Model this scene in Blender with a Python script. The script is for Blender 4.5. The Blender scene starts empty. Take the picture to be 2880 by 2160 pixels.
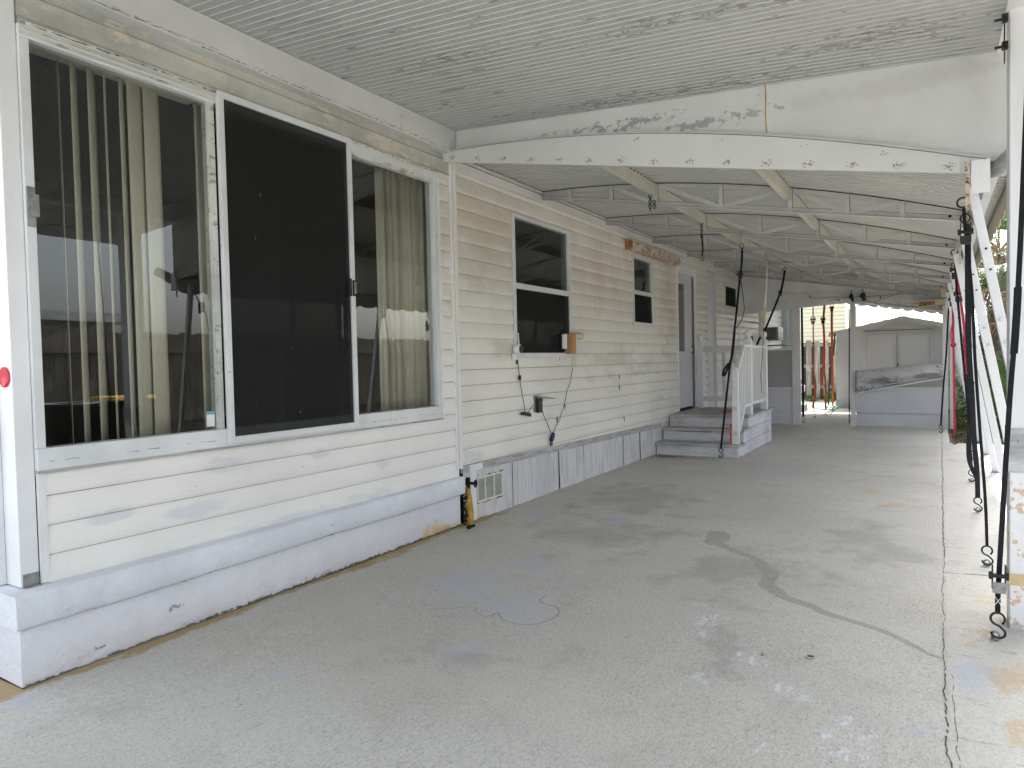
import bpy, bmesh, math, random
import numpy as np
from mathutils import Vector, Matrix
random.seed(7); RNG = np.random.RandomState(5)
S = bpy.context.scene
PI = math.pi
# ------------------------------------------------------------ camera
F_PX, YAW, PITCH, ROLL, EYE = 1950.0, 0.546830551, -0.0309205911, -0.0222643500, 1.26
def cam_axes():
    f = np.array([-math.sin(YAW)*math.cos(PITCH), math.cos(YAW)*math.cos(PITCH), math.sin(PITCH)])
    r = np.array([math.cos(YAW), math.sin(YAW), 0.0]); u = np.cross(r, f)
    return r*math.cos(ROLL)+u*math.sin(ROLL), -r*math.sin(ROLL)+u*math.cos(ROLL), f
r_, u_, f_ = cam_axes()
cd = bpy.data.cameras.new('camera'); cam = bpy.data.objects.new('camera', cd); S.collection.objects.link(cam)
cd.sensor_width = 36.0; cd.lens = F_PX/2880*36; cd.clip_end = 500; cd.clip_start = 0.05
mw = Matrix.Identity(4)
for i in range(3):
    mw[i][0] = r_[i]; mw[i][1] = u_[i]; mw[i][2] = -f_[i]
mw[2][3] = EYE
cam.matrix_world = mw
S.camera = cam
# ------------------------------------------------------------ light
SUN_DIR = Vector((-0.04, 0.70, 1.0)).normalized()       # towards the sun: high, beyond the far end
elev = math.asin(SUN_DIR.z); azim = math.atan2(SUN_DIR.x, SUN_DIR.y)
w = bpy.data.worlds.new('World'); S.world = w; w.use_nodes = True
wn = w.node_tree.nodes; bg = wn['Background']
sky = wn.new('ShaderNodeTexSky'); sky.sky_type = 'NISHITA'; sky.sun_disc = False
sky.sun_elevation = elev; sky.sun_rotation = azim
sky.air_density = 1.0; sky.dust_density = 4.0; sky.ozone_density = 1.0
hs = wn.new('ShaderNodeHueSaturation'); hs.inputs['Saturation'].default_value = .42
w.node_tree.links.new(sky.outputs[0], hs.inputs['Color']); w.node_tree.links.new(hs.outputs[0], bg.inputs[0]); bg.inputs[1].default_value = 0.15
sl = bpy.data.lights.new('sun', 'SUN'); sl.energy = 2.4; sl.angle = math.radians(0.6); sl.color = (1, .97, .92)
so = bpy.data.objects.new('sun', sl); S.collection.objects.link(so); so.rotation_euler = SUN_DIR.to_track_quat('Z', 'Y').to_euler()
S.view_settings.view_transform = 'Standard'; S.view_settings.look = 'None'; S.view_settings.gamma = 1
S.view_settings.use_curve_mapping = False; S.view_settings.exposure = 2.2
try:
    S.cycles.max_bounces = 10; S.cycles.diffuse_bounces = 6; S.cycles.glossy_bounces = 4; S.cycles.transparent_max_bounces = 12
    S.cycles.use_denoising = True; S.cycles.sample_clamp_indirect = 8
except Exception: pass

# ------------------------------------------------------------ materials
class NT:
    def __init__(s, name):
        s.m = bpy.data.materials.new(name); s.m.use_nodes = True; s.t = s.m.node_tree; s.n = s.t.nodes
        s.b = s.n['Principled BSDF']; s.out = s.n['Material Output']
        s.geo = s.n.new('ShaderNodeNewGeometry')
    def link(s, a, b): s.t.links.new(a, b)
    def math(s, op, a, b=None, c=None, clamp=False):
        q = s.n.new('ShaderNodeMath'); q.operation = op; q.use_clamp = clamp
        for i, v in enumerate((a, b, c)):
            if v is None: continue
            if isinstance(v, (int, float)): q.inputs[i].default_value = v
            else: s.link(v, q.inputs[i])
        return q.outputs[0]
    def vm(s, op, a, b):
        q = s.n.new('ShaderNodeVectorMath'); q.operation = op
        for i, v in enumerate((a, b)):
            if isinstance(v, (tuple, list)): q.inputs[i].default_value = v
            else: s.link(v, q.inputs[i])
        return q
    def noise(s, scale=1.0, stretch=(1,1,1), detail=5, rough=.6, off=(0,0,0)):
        v = s.vm('MULTIPLY', s.geo.outputs['Position'], tuple(scale*k for k in stretch)).outputs[0]
        if any(off): v = s.vm('ADD', v, off).outputs[0]
        q = s.n.new('ShaderNodeTexNoise'); q.inputs['Scale'].default_value = 1; q.inputs['Detail'].default_value = detail
        q.inputs['Roughness'].default_value = rough; s.link(v, q.inputs['Vector']); return q.outputs[0]
    def ramp(s, v, lo, hi):
        q = s.n.new('ShaderNodeMapRange'); q.interpolation_type = 'SMOOTHSTEP'; q.clamp = True
        q.inputs[1].default_value = lo; q.inputs[2].default_value = hi; s.link(v, q.inputs[0]); return q.outputs[0]
    def mix(s, f, a, b):
        q = s.n.new('ShaderNodeMix'); q.data_type = 'RGBA'
        if isinstance(f, (int, float)): q.inputs[0].default_value = f
        else: s.link(f, q.inputs[0])
        for i, v in ((6, a), (7, b)):
            if isinstance(v, (tuple, list)): q.inputs[i].default_value = (*v[:3], 1)
            else: s.link(v, q.inputs[i])
        return q.outputs[2]
    def blobs(s, bl, nz=None, k=.6):
        m = None
        for c, r in bl:
            d = s.vm('SUBTRACT', s.geo.outputs['Position'], c).outputs[0]
            d = s.vm('DIVIDE', d, r).outputs[0]
            L = s.n.new('ShaderNodeVectorMath'); L.operation = 'LENGTH'; s.link(d, L.inputs[0])
            v = s.math('SUBTRACT', 1.0, L.outputs['Value'])
            m = v if m is None else s.math('MAXIMUM', m, v)
        if nz is not None: m = s.math('ADD', m, s.math('MULTIPLY', s.math('SUBTRACT', s.ramp(nz, .32, .68), .5), k*2))
        return m
    def bump(s, h, dist, strength=1.0, prev=None):
        q = s.n.new('ShaderNodeBump'); q.inputs['Distance'].default_value = dist; q.inputs['Strength'].default_value = strength
        s.link(h, q.inputs['Height'])
        if prev is not None: s.link(prev, q.inputs['Normal'])
        return q.outputs[0]

def M(name, col, rough=.6, metal=0.0, vary=(1.5, .12), stretch=(1,1,1), spots=(), bump=None, spec=.3, grain=None):
    """painted / dirty surface: base colour, soft variation, ragged spots of other colours, fine bump"""
    t = NT(name); b = t.b
    c = None; base = tuple(col)
    dark = tuple(k*(1-vary[1]*1.6) for k in base); lite = tuple(min(1, k*(1+vary[1]*.6)) for k in base)
    c = t.mix(t.ramp(t.noise(vary[0], stretch), .3, .7), dark, lite)
    if grain:
        g = t.noise(grain[0], grain[2] if len(grain) > 2 else (1,1,1), 3)
        c = t.mix(t.math('MULTIPLY', t.ramp(g, .35, .65), grain[1]), c, tuple(k*.45 for k in base))
    for sp in spots:   # dict(scale, thr, soft, col, stretch, bl, k, amt)
        nz = t.noise(sp.get('scale', 8), sp.get('stretch', (1,1,1)), sp.get('detail', 6), sp.get('rough', .65), sp.get('off', (3.1,1.7,5.3)))
        v = t.blobs(sp['bl'], nz, sp.get('k', .8)) if 'bl' in sp else nz
        thr = sp.get('thr', .62); sf = sp.get('soft', .02)
        f = t.math('MULTIPLY', t.ramp(v, thr-sf, thr+sf), sp.get('amt', 1.0))
        c = t.mix(f, c, sp['col'])
    t.link(c, b.inputs['Base Color'])
    b.inputs['Roughness'].default_value = rough; b.inputs['Metallic'].default_value = metal
    b.inputs['Specular IOR Level'].default_value = spec
    if bump:
        t.link(t.bump(t.noise(bump[0], bump[2] if len(bump) > 2 else (1,1,1), 4), bump[1]), b.inputs['Normal'])
    return t.m

def glass_mat(name, tint, refl_rough=0.0, dark=0.0):
    t = NT(name); t.n.remove(t.b)
    tr = t.n.new('ShaderNodeBsdfTransparent'); tr.inputs[0].default_value = (*tint, 1)
    gl = t.n.new('ShaderNodeBsdfGlossy'); gl.inputs['Roughness'].default_value = refl_rough; gl.inputs[0].default_value = (.9,.93,.92,1)
    fr = t.n.new('ShaderNodeFresnel'); fr.inputs[0].default_value = 1.48
    mx = t.n.new('ShaderNodeMixShader'); t.link(t.math('MULTIPLY', t.math('MULTIPLY', fr.outputs[0], t.math('SUBTRACT', 1.0, t.geo.outputs['Backfacing'])), 2.0, clamp=True), mx.inputs[0]); t.link(tr.outputs[0], mx.inputs[1]); t.link(gl.outputs[0], mx.inputs[2])
    di = t.n.new('ShaderNodeBsdfDiffuse'); di.inputs[0].default_value = (.5,.5,.48,1)
    sp = t.ramp(t.noise(75, (1,1,.8), 2), .79, .81)
    m2 = t.n.new('ShaderNodeMixShader'); t.link(t.math('ADD', t.math('MULTIPLY', sp, .5), dark), m2.inputs[0]); t.link(mx.outputs[0], m2.inputs[1]); t.link(di.outputs[0], m2.inputs[2])
    t.link(m2.outputs[0], t.out.inputs[0]); return t.m
def screen_mat(name):
    t = NT(name); t.n.remove(t.b)
    tr = t.n.new('ShaderNodeBsdfTransparent'); tr.inputs[0].default_value = (.85,.87,.85,1)
    di = t.n.new('ShaderNodeBsdfDiffuse'); di.inputs[0].default_value = (.035,.036,.035,1)
    mx = t.n.new('ShaderNodeMixShader'); mx.inputs[0].default_value = .50
    t.link(tr.outputs[0], mx.inputs[1]); t.link(di.outputs[0], mx.inputs[2])
    li = t.n.new('ShaderNodeBsdfDiffuse'); li.inputs[0].default_value = (.55,.56,.55,1)
    v = t.ramp(t.noise(40, (1,1,.25), 3), .735, .76)
    m2 = t.n.new('ShaderNodeMixShader'); t.link(t.math('MULTIPLY', v, .55), m2.inputs[0]); t.link(mx.outputs[0], m2.inputs[1]); t.link(li.outputs[0], m2.inputs[2])
    t.link(m2.outputs[0], t.out.inputs[0]); return t.m

WX = -3.175
GREY_PEEL = (.24,.24,.23)
WHITE = M('white_paint', (.62,.63,.62), .55, vary=(1.3,.07), bump=(120,.0006), spots=[dict(scale=14, thr=.72, col=(.36,.35,.31), soft=.03, amt=.6)])
WHITE_B = M('white_paint_cool', (.76,.77,.78), .5, vary=(1.6,.06), bump=(90,.0008), spots=[dict(scale=9, thr=.73, col=(.34,.33,.30), soft=.03, amt=.6)])
ALU = M('painted_aluminium', (.66,.68,.69), .38, vary=(3,.07), spec=.5, spots=[dict(scale=18, thr=.7, col=(.32,.31,.28), soft=.03, amt=.7, stretch=(1,.4,1))])
FRAME_OLD = M('old_frame', (.62,.63,.58), .5, vary=(4,.16), spots=[dict(scale=25, thr=.6, col=(.22,.21,.18), soft=.04, amt=.7, stretch=(1,.35,1))])
SID = M('vinyl_siding_near', (.79,.775,.745), .45, vary=(1.1,.05), bump=(7,.0012,(1,.25,1)), spots=[
    dict(scale=7, thr=.45, soft=.35, col=(.62,.63,.65), k=.5, amt=.75, stretch=(1,.6,2), bl=[((WX,2.3,.77),(.3,.20,.05)),((WX,2.13,.55),(.3,.35,.045)),((WX,2.95,.74),(.3,.10,.05)),((WX,1.75,.62),(.3,.22,.05)),((WX,2.75,.40),(.3,.45,.04)),((WX,3.35,.41),(.3,.25,.04)),((WX,3.5,.6),(.3,.12,.05))]),
    dict(scale=30, thr=.70, soft=.02, col=(.35,.34,.31), amt=.5, stretch=(1,.7,1)),
    dict(scale=2.2, thr=.5, soft=.25, col=(.58,.53,.42), amt=.45, bl=[((WX,4.2,2.2),(.3,.5,.8))], k=.5)])
SID2 = M('vinyl_siding_far', (.75,.73,.685), .48, vary=(.9,.07), bump=(6,.0015,(1,.25,1)), spots=[
    dict(scale=6, thr=.45, soft=.35, col=(.58,.60,.61), k=.5, amt=.7, bl=[((WX,4.6,.5),(.3,.22,.1)),((WX,5.85,.73),(.3,.16,.05)),((WX,5.75,.56),(.3,.14,.06)),((WX,7.7,1.25),(.3,.9,.05)),((WX,8.3,1.1),(.3,.9,.05)),((WX,7.4,.9),(.3,.3,.04)),((WX,6.6,.65),(.3,.3,.04)),((WX,9.0,.75),(.3,.35,.05))]),
    dict(scale=3.2, thr=.6, soft=.5, col=(.50,.475,.38), amt=.5, stretch=(1,.6,1.6), k=.7, bl=[((WX,7.6,1.25),(.3,1.6,.28)),((WX,5.0,1.4),(.3,.18,.16)),((WX,4.9,2.2),(.3,.6,.6)),((WX,9.3,2.0),(.3,.35,1.2))]),
    dict(scale=2.6, thr=.5, soft=.5, col=(.62,.535,.43), amt=.6, stretch=(1,1,.5), k=.5, bl=[((WX,7.1,2.3),(.3,1.1,.7)),((WX,9.55,2.0),(.3,.3,.9)),((WX,5.0,2.4),(.3,1.0,.5)),((WX,7.95,2.5),(.3,.3,.25))]),
    dict(scale=26, thr=.71, soft=.02, col=(.3,.29,.26), amt=.5)])
HEADTRIM = M('peeling_header_trim', (.44,.445,.41), .65, vary=(2.4,.14), bump=(60,.002), spots=[
    dict(scale=6, thr=.57, soft=.03, col=(.55,.505,.42), stretch=(1,.8,2.4), amt=.95), dict(scale=40, thr=.66, soft=.03, col=(.3,.3,.27), amt=.5), dict(scale=3, thr=.6, soft=.1, col=(.68,.62,.52), amt=.6, off=(9,2,2))])
STUCCO = M('painted_stucco', (.68,.68,.705), .7, vary=(1.4,.06), bump=(24,.010), spots=[dict(scale=7, thr=.55, soft=.2, col=(.58,.57,.60), amt=.5), dict(scale=14, thr=.50, soft=.3, col=(.40,.37,.30), k=.5, amt=.7, bl=[((-3.12,2.8,-.03),(.3,1.7,.07))]), 
    dict(scale=22, thr=.55, soft=.04, col=(.30,.31,.30), k=1.0, bl=[((-3.13,1.98,.12),(.2,.055,.02)),((-3.13,1.62,.06),(.2,.04,.012))]),
    dict(scale=60, thr=.72, soft=.02, col=(.25,.25,.24), amt=.6),
    dict(scale=5, thr=.3, soft=.35, col=(.62,.42,.14), k=.45, amt=.8, bl=[((-3.15,4.3,-.02),(.3,.55,.13))])])
LEDGE = M('painted_ledge', (.70,.73,.765), .6, vary=(2.2,.06), bump=(22,.008), spots=[dict(scale=30, thr=.7, soft=.03, col=(.3,.3,.3), amt=.6, stretch=(1,.5,1)), dict(scale=4, thr=.6, soft=.1, col=(.6,.57,.62), amt=.5)])
SKIRT = M('weathered_skirting', (.62,.62,.635), .6, vary=(2.0,.08), spots=[
    dict(scale=16, thr=.56, soft=.06, col=(.43,.42,.42), stretch=(1,2.6,.16), amt=.8), dict(scale=30, thr=.66, soft=.03, col=(.28,.27,.25), stretch=(1,1.6,.12), amt=.6),
    dict(scale=5, thr=.15, soft=.3, col=(.66,.58,.30), k=.5, amt=.55, bl=[((-3.17,4.62,.15),(.2,.06,.2))])], bump=(40,.003,(1,2,.2)))
GREYWOOD = M('grey_painted_wood', (.46,.46,.46), .7, vary=(3,.12), spots=[dict(scale=14, thr=.55, soft=.06, col=(.27,.26,.24), stretch=(1,.25,2.5), amt=.8)], bump=(30,.002))
CEIL = M('porch_ceiling_paint', (.45,.46,.455), .6, vary=(.7,.04), spots=[
    dict(scale=1, thr=.64, soft=.012, col=(.15,.15,.14), stretch=(4.5,75,3), detail=4, rough=.6, amt=.85),
    dict(scale=1, thr=1.17, soft=.05, col=(.21,.21,.20), stretch=(14,60,6), detail=5, rough=.7, k=1.3, amt=.9, bl=[((-1.6,4.22,2.9),(1.5,.16,1)),((-.25,3.9,2.83),(.6,.22,1)),((.1,3.1,2.8),(.3,.16,1)),((-.9,3.3,2.9),(.9,.10,1)),((-2.3,3.2,2.95),(.5,.10,1))]),
    dict(scale=22, thr=.74, soft=.015, col=(.2,.2,.19), amt=.8)], bump=(60,.001))
FASCIA = M('fascia_paint', (.61,.625,.615), .6, vary=(.9,.05), bump=(60,.001), spots=[
    dict(scale=16, thr=.62, soft=.03, col=(.33,.335,.34), k=1.1, detail=8, rough=.7, stretch=(1,1,1.5), bl=[((-2.55,4.36,2.83),(.45,1,.035)),((-2.02,4.36,2.82),(.40,1,.045)),((-1.68,4.36,2.80),(.30,1,.05)),((-1.2,4.36,2.72),(.5,1,.04))]),
    dict(scale=16, thr=.705, soft=.02, col=(.36,.36,.34), amt=.8), dict(scale=5, thr=.6, soft=.12, col=(.55,.56,.54), stretch=(1,1,.4), amt=.5),
    dict(scale=3, thr=.35, soft=.3, col=(.5,.5,.49), k=.5, amt=.6, bl=[((-.2,4.36,2.72),(.8,1,.07))])])
ROOFP = M('awning_paint', (.49,.495,.485), .5, vary=(.8,.05), spots=[
    dict(scale=1, thr=.66, soft=.02, col=(.40,.39,.35), stretch=(1.2,30,3), amt=.7), dict(scale=1.5, thr=.58, soft=.1, col=(.64,.62,.50), amt=.4), dict(scale=25, thr=.73, soft=.02, col=(.2,.19,.17), amt=.6)])
TRUSS = M('truss_paint', (.49,.495,.49), .5, vary=(2.5,.1), spots=[dict(scale=20, thr=.64, soft=.04, col=(.36,.35,.32), amt=.7, stretch=(.5,1,1)), dict(scale=34, thr=.7, soft=.02, col=(.14,.12,.10), amt=.8)])
PURLIN = M('cream_purlin', (.52,.51,.45), .5, vary=(2,.07), spots=[dict(scale=10, thr=.68, soft=.04, col=(.4,.38,.33), amt=.5)])
TANV = M('tan_valance', (.66,.58,.46), .5, vary=(2,.08), spots=[dict(scale=9, thr=.62, soft=.05, col=(.42,.36,.28), amt=.5)])
POSTM = M('post_paint', (.73,.74,.76), .45, vary=(1.5,.05), spots=[dict(scale=30, thr=.73, soft=.02, col=(.3,.28,.25), amt=.7)], spec=.4)
COLM = M('column_paint', (.70,.71,.73), .55, vary=(1.2,.04), bump=(40,.001), spots=[
    dict(scale=24, thr=1.12, soft=.05, col=(.55,.42,.26), k=1.1, bl=[((.29,3.86,.36),(.15,.15,.12)),((.29,3.86,.14),(.15,.15,.12)),((.33,3.84,.6),(.12,.12,.12)),((.30,3.84,.02),(.2,.2,.06))]),
    dict(scale=14, thr=.5, soft=.05, col=(.42,.40,.34), k=.9, amt=.7, bl=[((.29,3.84,.0),(.2,.2,.05))])])
LAMGREY = M('grey_enamel', (.58,.595,.635), .5, vary=(1.2,.06), spots=[dict(scale=16, thr=.7, soft=.03, col=(.3,.3,.3), amt=.5)])
VINYLW = M('cloudy_vinyl', (.33,.33,.33), .35, vary=(2.5,.10), stretch=(1,1,.3))
SHEDM = M('shed_paint', (.66,.665,.68), .6, vary=(1.1,.05), bump=(50,.001))
SHEDT = M('shed_trim', (.66,.66,.66), .6, vary=(2,.07))
GALV = M('scuffed_aluminium', (.50,.50,.51), .42, metal=.35, vary=(3,.2), stretch=(1,1,3), spots=[
    dict(scale=5, thr=.53, soft=.12, col=(.24,.24,.25), stretch=(.5,1,3), amt=.8), dict(scale=26, thr=.66, soft=.03, col=(.07,.07,.07), amt=.8)])
RUST = M('rusty_white_steel', (.62,.56,.48), .75, vary=(6,.2), bump=(50,.003), spots=[dict(scale=24, thr=.55, soft=.05, col=(.36,.20,.10), stretch=(1,.7,1)), dict(scale=40, thr=.6, soft=.03, col=(.16,.07,.03))])
RUSTD = M('deep_rust', (.34,.17,.07), .85, vary=(9,.4), bump=(60,.004), spots=[dict(scale=40, thr=.55, soft=.05, col=(.12,.06,.03))])
RUSTO = M('orange_rust', (.62,.36,.08), .75, vary=(7,.25), bump=(40,.004), spots=[dict(scale=24, thr=.60, soft=.06, col=(.30,.12,.04), stretch=(1,1,.5))])
BLACKST = M('black_webbing', (.012,.013,.018), .75, vary=(30,.2), bump=(400,.0006), spec=.2)
BLACKM = M('black_steel', (.015,.015,.016), .45, vary=(20,.2), spec=.4)
STEEL = M('dull_steel', (.30,.31,.31), .45, metal=.7, vary=(20,.2), spots=[dict(scale=50, thr=.62, soft=.05, col=(.20,.12,.07), amt=.6)])
REDST = M('red_webbing', (.42,.035,.06), .7, vary=(14,.15), spec=.2)
ORST = M('orange_webbing', (.75,.16,.05), .7, vary=(14,.12), spec=.2)
GRST = M('green_webbing', (.03,.12,.09), .7, vary=(14,.2), spec=.2)
RED = M('red_reflector', (.62,.01,.04), .2, vary=(20,.1), spec=.6)
BLIND = M('cream_blind', (.59,.57,.475), .6, vary=(2,.06), stretch=(1,1,.2))
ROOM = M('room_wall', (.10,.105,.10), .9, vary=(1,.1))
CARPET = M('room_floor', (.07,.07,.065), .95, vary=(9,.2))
WOODF = M('weathered_fence', (.27,.24,.205), .9, vary=(5,.25), stretch=(3,3,.3), bump=(60,.004,(3,3,.2)), spots=[dict(scale=16, thr=.6, soft=.08, col=(.13,.12,.10), stretch=(2,2,.25), amt=.8), dict(scale=3, thr=.6, soft=.1, col=(.44,.42,.38), amt=.6)])
WOODN = M('new_wood_block', (.50,.27,.12), .7, vary=(6,.15), stretch=(8,8,.8), grain=(30,.3,(6,6,.5)))
SOIL = M('sandy_soil', (.26,.23,.17), .95, vary=(3,.3), bump=(40,.01), spots=[dict(scale=14, thr=.55, soft=.06, col=(.13,.10,.07)), dict(scale=5, thr=.56, soft=.05, col=(.10,.14,.04), amt=.7)])
GRASS = M('grass_blades', (.075,.13,.03), .7, vary=(4,.35))
LEAFL = M('dry_leaves', (.25,.18,.11), .85, vary=(20,.5))
PALMG = M('palm_leaf', (.09,.16,.035), .5, vary=(2.5,.4), spec=.4)
PALMY = M('young_palm_leaf', (.13,.23,.05), .45, vary=(3,.3), spec=.4)
PALMD = M('dead_frond', (.30,.22,.13), .85, vary=(5,.35))
TRUNK = M('palm_trunk', (.22,.18,.14), .95, vary=(12,.4), bump=(30,.02))
IVY = M('ivy_leaf', (.03,.07,.02), .5, vary=(6,.4), spec=.4)
YELH = M('yellow_siding', (.74,.70,.50), .6, vary=(1,.04))
WROOF = M('white_metal_roof', (.80,.81,.82), .45, vary=(1,.03))
BLUEW = M('pale_blue_paint', (.50,.63,.72), .6, vary=(2,.05))
WHOUSE = M('neighbour_white', (.50,.51,.52), .6, vary=(1,.06))
DARKG = M('dark_glass', (.02,.022,.022), .08, vary=(3,.1), spec=.6)
BLACKP = M('black_plastic', (.02,.02,.02), .4, vary=(9,.2), spec=.4)
WPLAST = M('white_plastic', (.75,.75,.74), .4, vary=(9,.04), spec=.4)
YPLAST = M('yellowed_plastic', (.55,.52,.36), .4, vary=(9,.08), spec=.4)
GPLAST = M('grey_plastic', (.30,.31,.32), .45, vary=(9,.08), spec=.4)
BLUEP = M('blue_plastic', (.02,.06,.28), .4, vary=(9,.08))
YELLID = M('yellow_lid', (.80,.52,.08), .5, vary=(5,.08))
TEAL = M('teal_hose', (.02,.35,.36), .4, vary=(9,.1))
BRNCAN = M('brown_lamp', (.16,.10,.05), .6, vary=(20,.5))
BLOCK = M('concrete_block', (.32,.32,.31), .9, vary=(6,.15), bump=(60,.004))
VENTM = M('vent_paint', (.68,.69,.62), .6, vary=(6,.08))
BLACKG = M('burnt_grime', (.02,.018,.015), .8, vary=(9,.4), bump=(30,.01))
GLASS = glass_mat('window_glass', (.92,.925,.91))
GLASSD = glass_mat('window_glass_dark', (.62,.66,.63))
SCREEN = screen_mat('insect_screen')
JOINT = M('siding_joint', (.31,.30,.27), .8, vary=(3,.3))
OCHRE = M('ochre_band', (.55,.43,.25), .7, vary=(7,.15))
BENTM = M('scuffed_shaded_sheet', (.52,.52,.53), .4, metal=.15, vary=(3,.08), spots=[dict(scale=3.5, thr=.45, soft=.5, col=(.16,.16,.17), stretch=(.6,1,2.5), k=.5, amt=.9, bl=[((-.75,13.45,.80),(.42,.4,.09)),((-.15,13.45,.88),(.36,.4,.09))]), dict(scale=30, thr=.62, soft=.04, col=(.06,.06,.06), k=.0, amt=.8), dict(scale=36, thr=.9, soft=.1, col=(.05,.05,.05), k=1.0, bl=[((-1.05,13.45,.66),(.2,.4,.07)),((.08,13.45,1.02),(.1,.4,.09)),((-.55,13.45,.82),(.015,.4,.10))])])  # soft dark central blotches paint in the sheet's shading; specks are scuffs
GRIME_CREASE = M('grime_crease_line', (.17,.165,.15), .85, vary=(9,.3))  # colours real grime lines and also the painted crease strips on the trusses
WEBM = M('web_paint', (.53,.54,.535), .5, vary=(3,.1), spots=[dict(scale=34, thr=.68, soft=.03, col=(.2,.18,.16), amt=.7)])
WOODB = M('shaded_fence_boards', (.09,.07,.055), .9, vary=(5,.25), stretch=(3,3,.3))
CAULK = M('crack_filler', (.52,.50,.45), .9, vary=(9,.1))
CRACK = M('crack_dirt', (.13,.12,.10), .95, vary=(30,.4))

def dash_mat():
    t = NT('pan_gap'); sep = t.n.new('ShaderNodeSeparateXYZ'); t.link(t.geo.outputs['Position'], sep.inputs[0])
    fr = t.math('FRACT', t.math('DIVIDE', sep.outputs['Y'], .0745)); t.link(t.mix(t.math('GREATER_THAN', fr, .48), (.55,.55,.53), (.03,.03,.028)), t.b.inputs['Base Color']); return t.m
DASH = dash_mat()
def concrete(name, mul=1.0, attr=True):
    t = NT(name); b = t.b
    n1 = t.noise(.55, (1,1,1), 6); n2 = t.noise(3.2, (1,1,1), 6, .7); n3 = t.noise(85, (1,.45,1), 4, .7); n4 = t.noise(11, (1,.35,1), 7, .75, (5,5,5)); n5 = t.noise(4.5, (1.6,1,1), 9, .78, (4,1,7))
    k = mul
    c = t.mix(t.ramp(n1, .33, .68), (.475*k,.455*k,.405*k), (.565*k,.548*k,.492*k))
    c = t.mix(t.math('MULTIPLY', t.ramp(n2, .5, .72), .32), c, (.31*k,.29*k,.25*k))
    n6 = t.noise(190, (1,.5,1), 3, .7, (7,3,1)); n7 = t.noise(34, (1,.4,1), 5, .8, (1,3,9))
    c = t.mix(t.math('MULTIPLY', t.ramp(n3, .52, .70), .5), c, (.60*k,.59*k,.54*k))
    c = t.mix(t.math('MULTIPLY', t.ramp(n6, .48, .36), .5), c, (.22*k,.21*k,.19*k))
    c = t.mix(t.math('MULTIPLY', t.ramp(n6, .55, .68), .45), c, (.66*k,.65*k,.60*k))
    c = t.mix(t.math('MULTIPLY', t.ramp(n7, .46, .34), .30), c, (.27*k,.26*k,.235*k))
    c = t.mix(t.math('MULTIPLY', t.ramp(n3, .47, .33), .35), c, (.24*k,.235*k,.21*k))
    # scuffs running across the slab, stronger on the far half
    sc = t.noise(1, (3.0,16,1), 7, .75, (1,9,3))
    sep = t.n.new('ShaderNodeSeparateXYZ'); t.link(t.geo.outputs['Position'], sep.inputs[0])
    far = t.ramp(sep.outputs['Y'], 4.2, 9.0)
    c = t.mix(t.math('MULTIPLY', t.math('MULTIPLY', t.ramp(sc, .56, .66), far), .6), c, (.20*k,.20*k,.195*k))
    c = t.mix(t.math('MULTIPLY', t.math('MULTIPLY', t.ramp(sc, .44, .34), far), .45), c, (.52*k,.53*k,.53*k))
    side = t.ramp(sep.outputs['X'], .03, .06)      # the outer strip is a separate, paler pour
    c = t.mix(t.math('MULTIPLY', side, .35), c, (.60*k,.585*k,.53*k))
    sc2 = t.noise(1, (5.0,22,1), 8, .8, (8,2,3))
    c = t.mix(t.math('MULTIPLY', t.math('MULTIPLY', t.ramp(sc2, .56, .62), side), .55), c, (.25*k,.24*k,.20*k))
    # small pits / specks
    pk = t.ramp(t.noise(38, (1,1,1), 2, .5, (2,8,1)), .755, .775)
    c = t.mix(t.math('MULTIPLY', pk, .75), c, (.07,.065,.055))
    if attr:
        at = t.n.new('ShaderNodeAttribute'); at.attribute_name = 'stain'; sp = t.n.new('ShaderNodeSeparateColor'); t.link(at.outputs['Color'], sp.inputs[0])
        at2 = t.n.new('ShaderNodeAttribute'); at2.attribute_name = 'stain2'; sp2 = t.n.new('ShaderNodeSeparateColor'); t.link(at2.outputs['Color'], sp2.inputs[0])
        def lay(c, ch, nz, lo, hi, col, amt, k=.9):
            v = t.math('ADD', ch, t.math('MULTIPLY', t.math('SUBTRACT', t.ramp(nz, .32, .68), .5), k))
            has = t.ramp(ch, .03, .15)
            return t.mix(t.math('MULTIPLY', t.math('MULTIPLY', t.ramp(v, lo, hi), has), amt), c, col)
        c = lay(c, sp2.outputs[1], n2, .2, .9, (.24*k,.23*k,.215*k), .34)
        c = lay(c, sp.outputs[0], n5, .25, 1.05, (.43,.47,.535), .62, 1.1)
        c = lay(c, sp.outputs[1], t.noise(30, (1,.5,1), 8, .9), .92, 1.08, (.62,.66,.71), .8, 1.8)
        c = lay(c, sp.outputs[2], n5, .45, 1.2, (.50,.34,.16), .6, 1.2)
        c = lay(c, sp2.outputs[0], n5, .55, 1.2, (.50,.26,.24), .5, 1.2)
        c = lay(c, sp2.outputs[2], n4, .10, .45, (.37,.25,.10), .85, .9)
    t.link(c, b.inputs['Base Color']); b.inputs['Roughness'].default_value = .75; b.inputs['Specular IOR Level'].default_value = .3
    h = t.bump(n6, .0022, .8, t.bump(n3, .0035, .8)); t.link(h, b.inputs['Normal']); return t.m
CONC = concrete('porch_concrete')
CONCW = concrete('damp_concrete', .72, attr=False)
DRIVE = M('driveway_concrete', (.50,.49,.46), .85, vary=(.8,.1), bump=(80,.003), spots=[dict(scale=4, thr=.6, soft=.1, col=(.33,.32,.29), amt=.6)])

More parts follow.
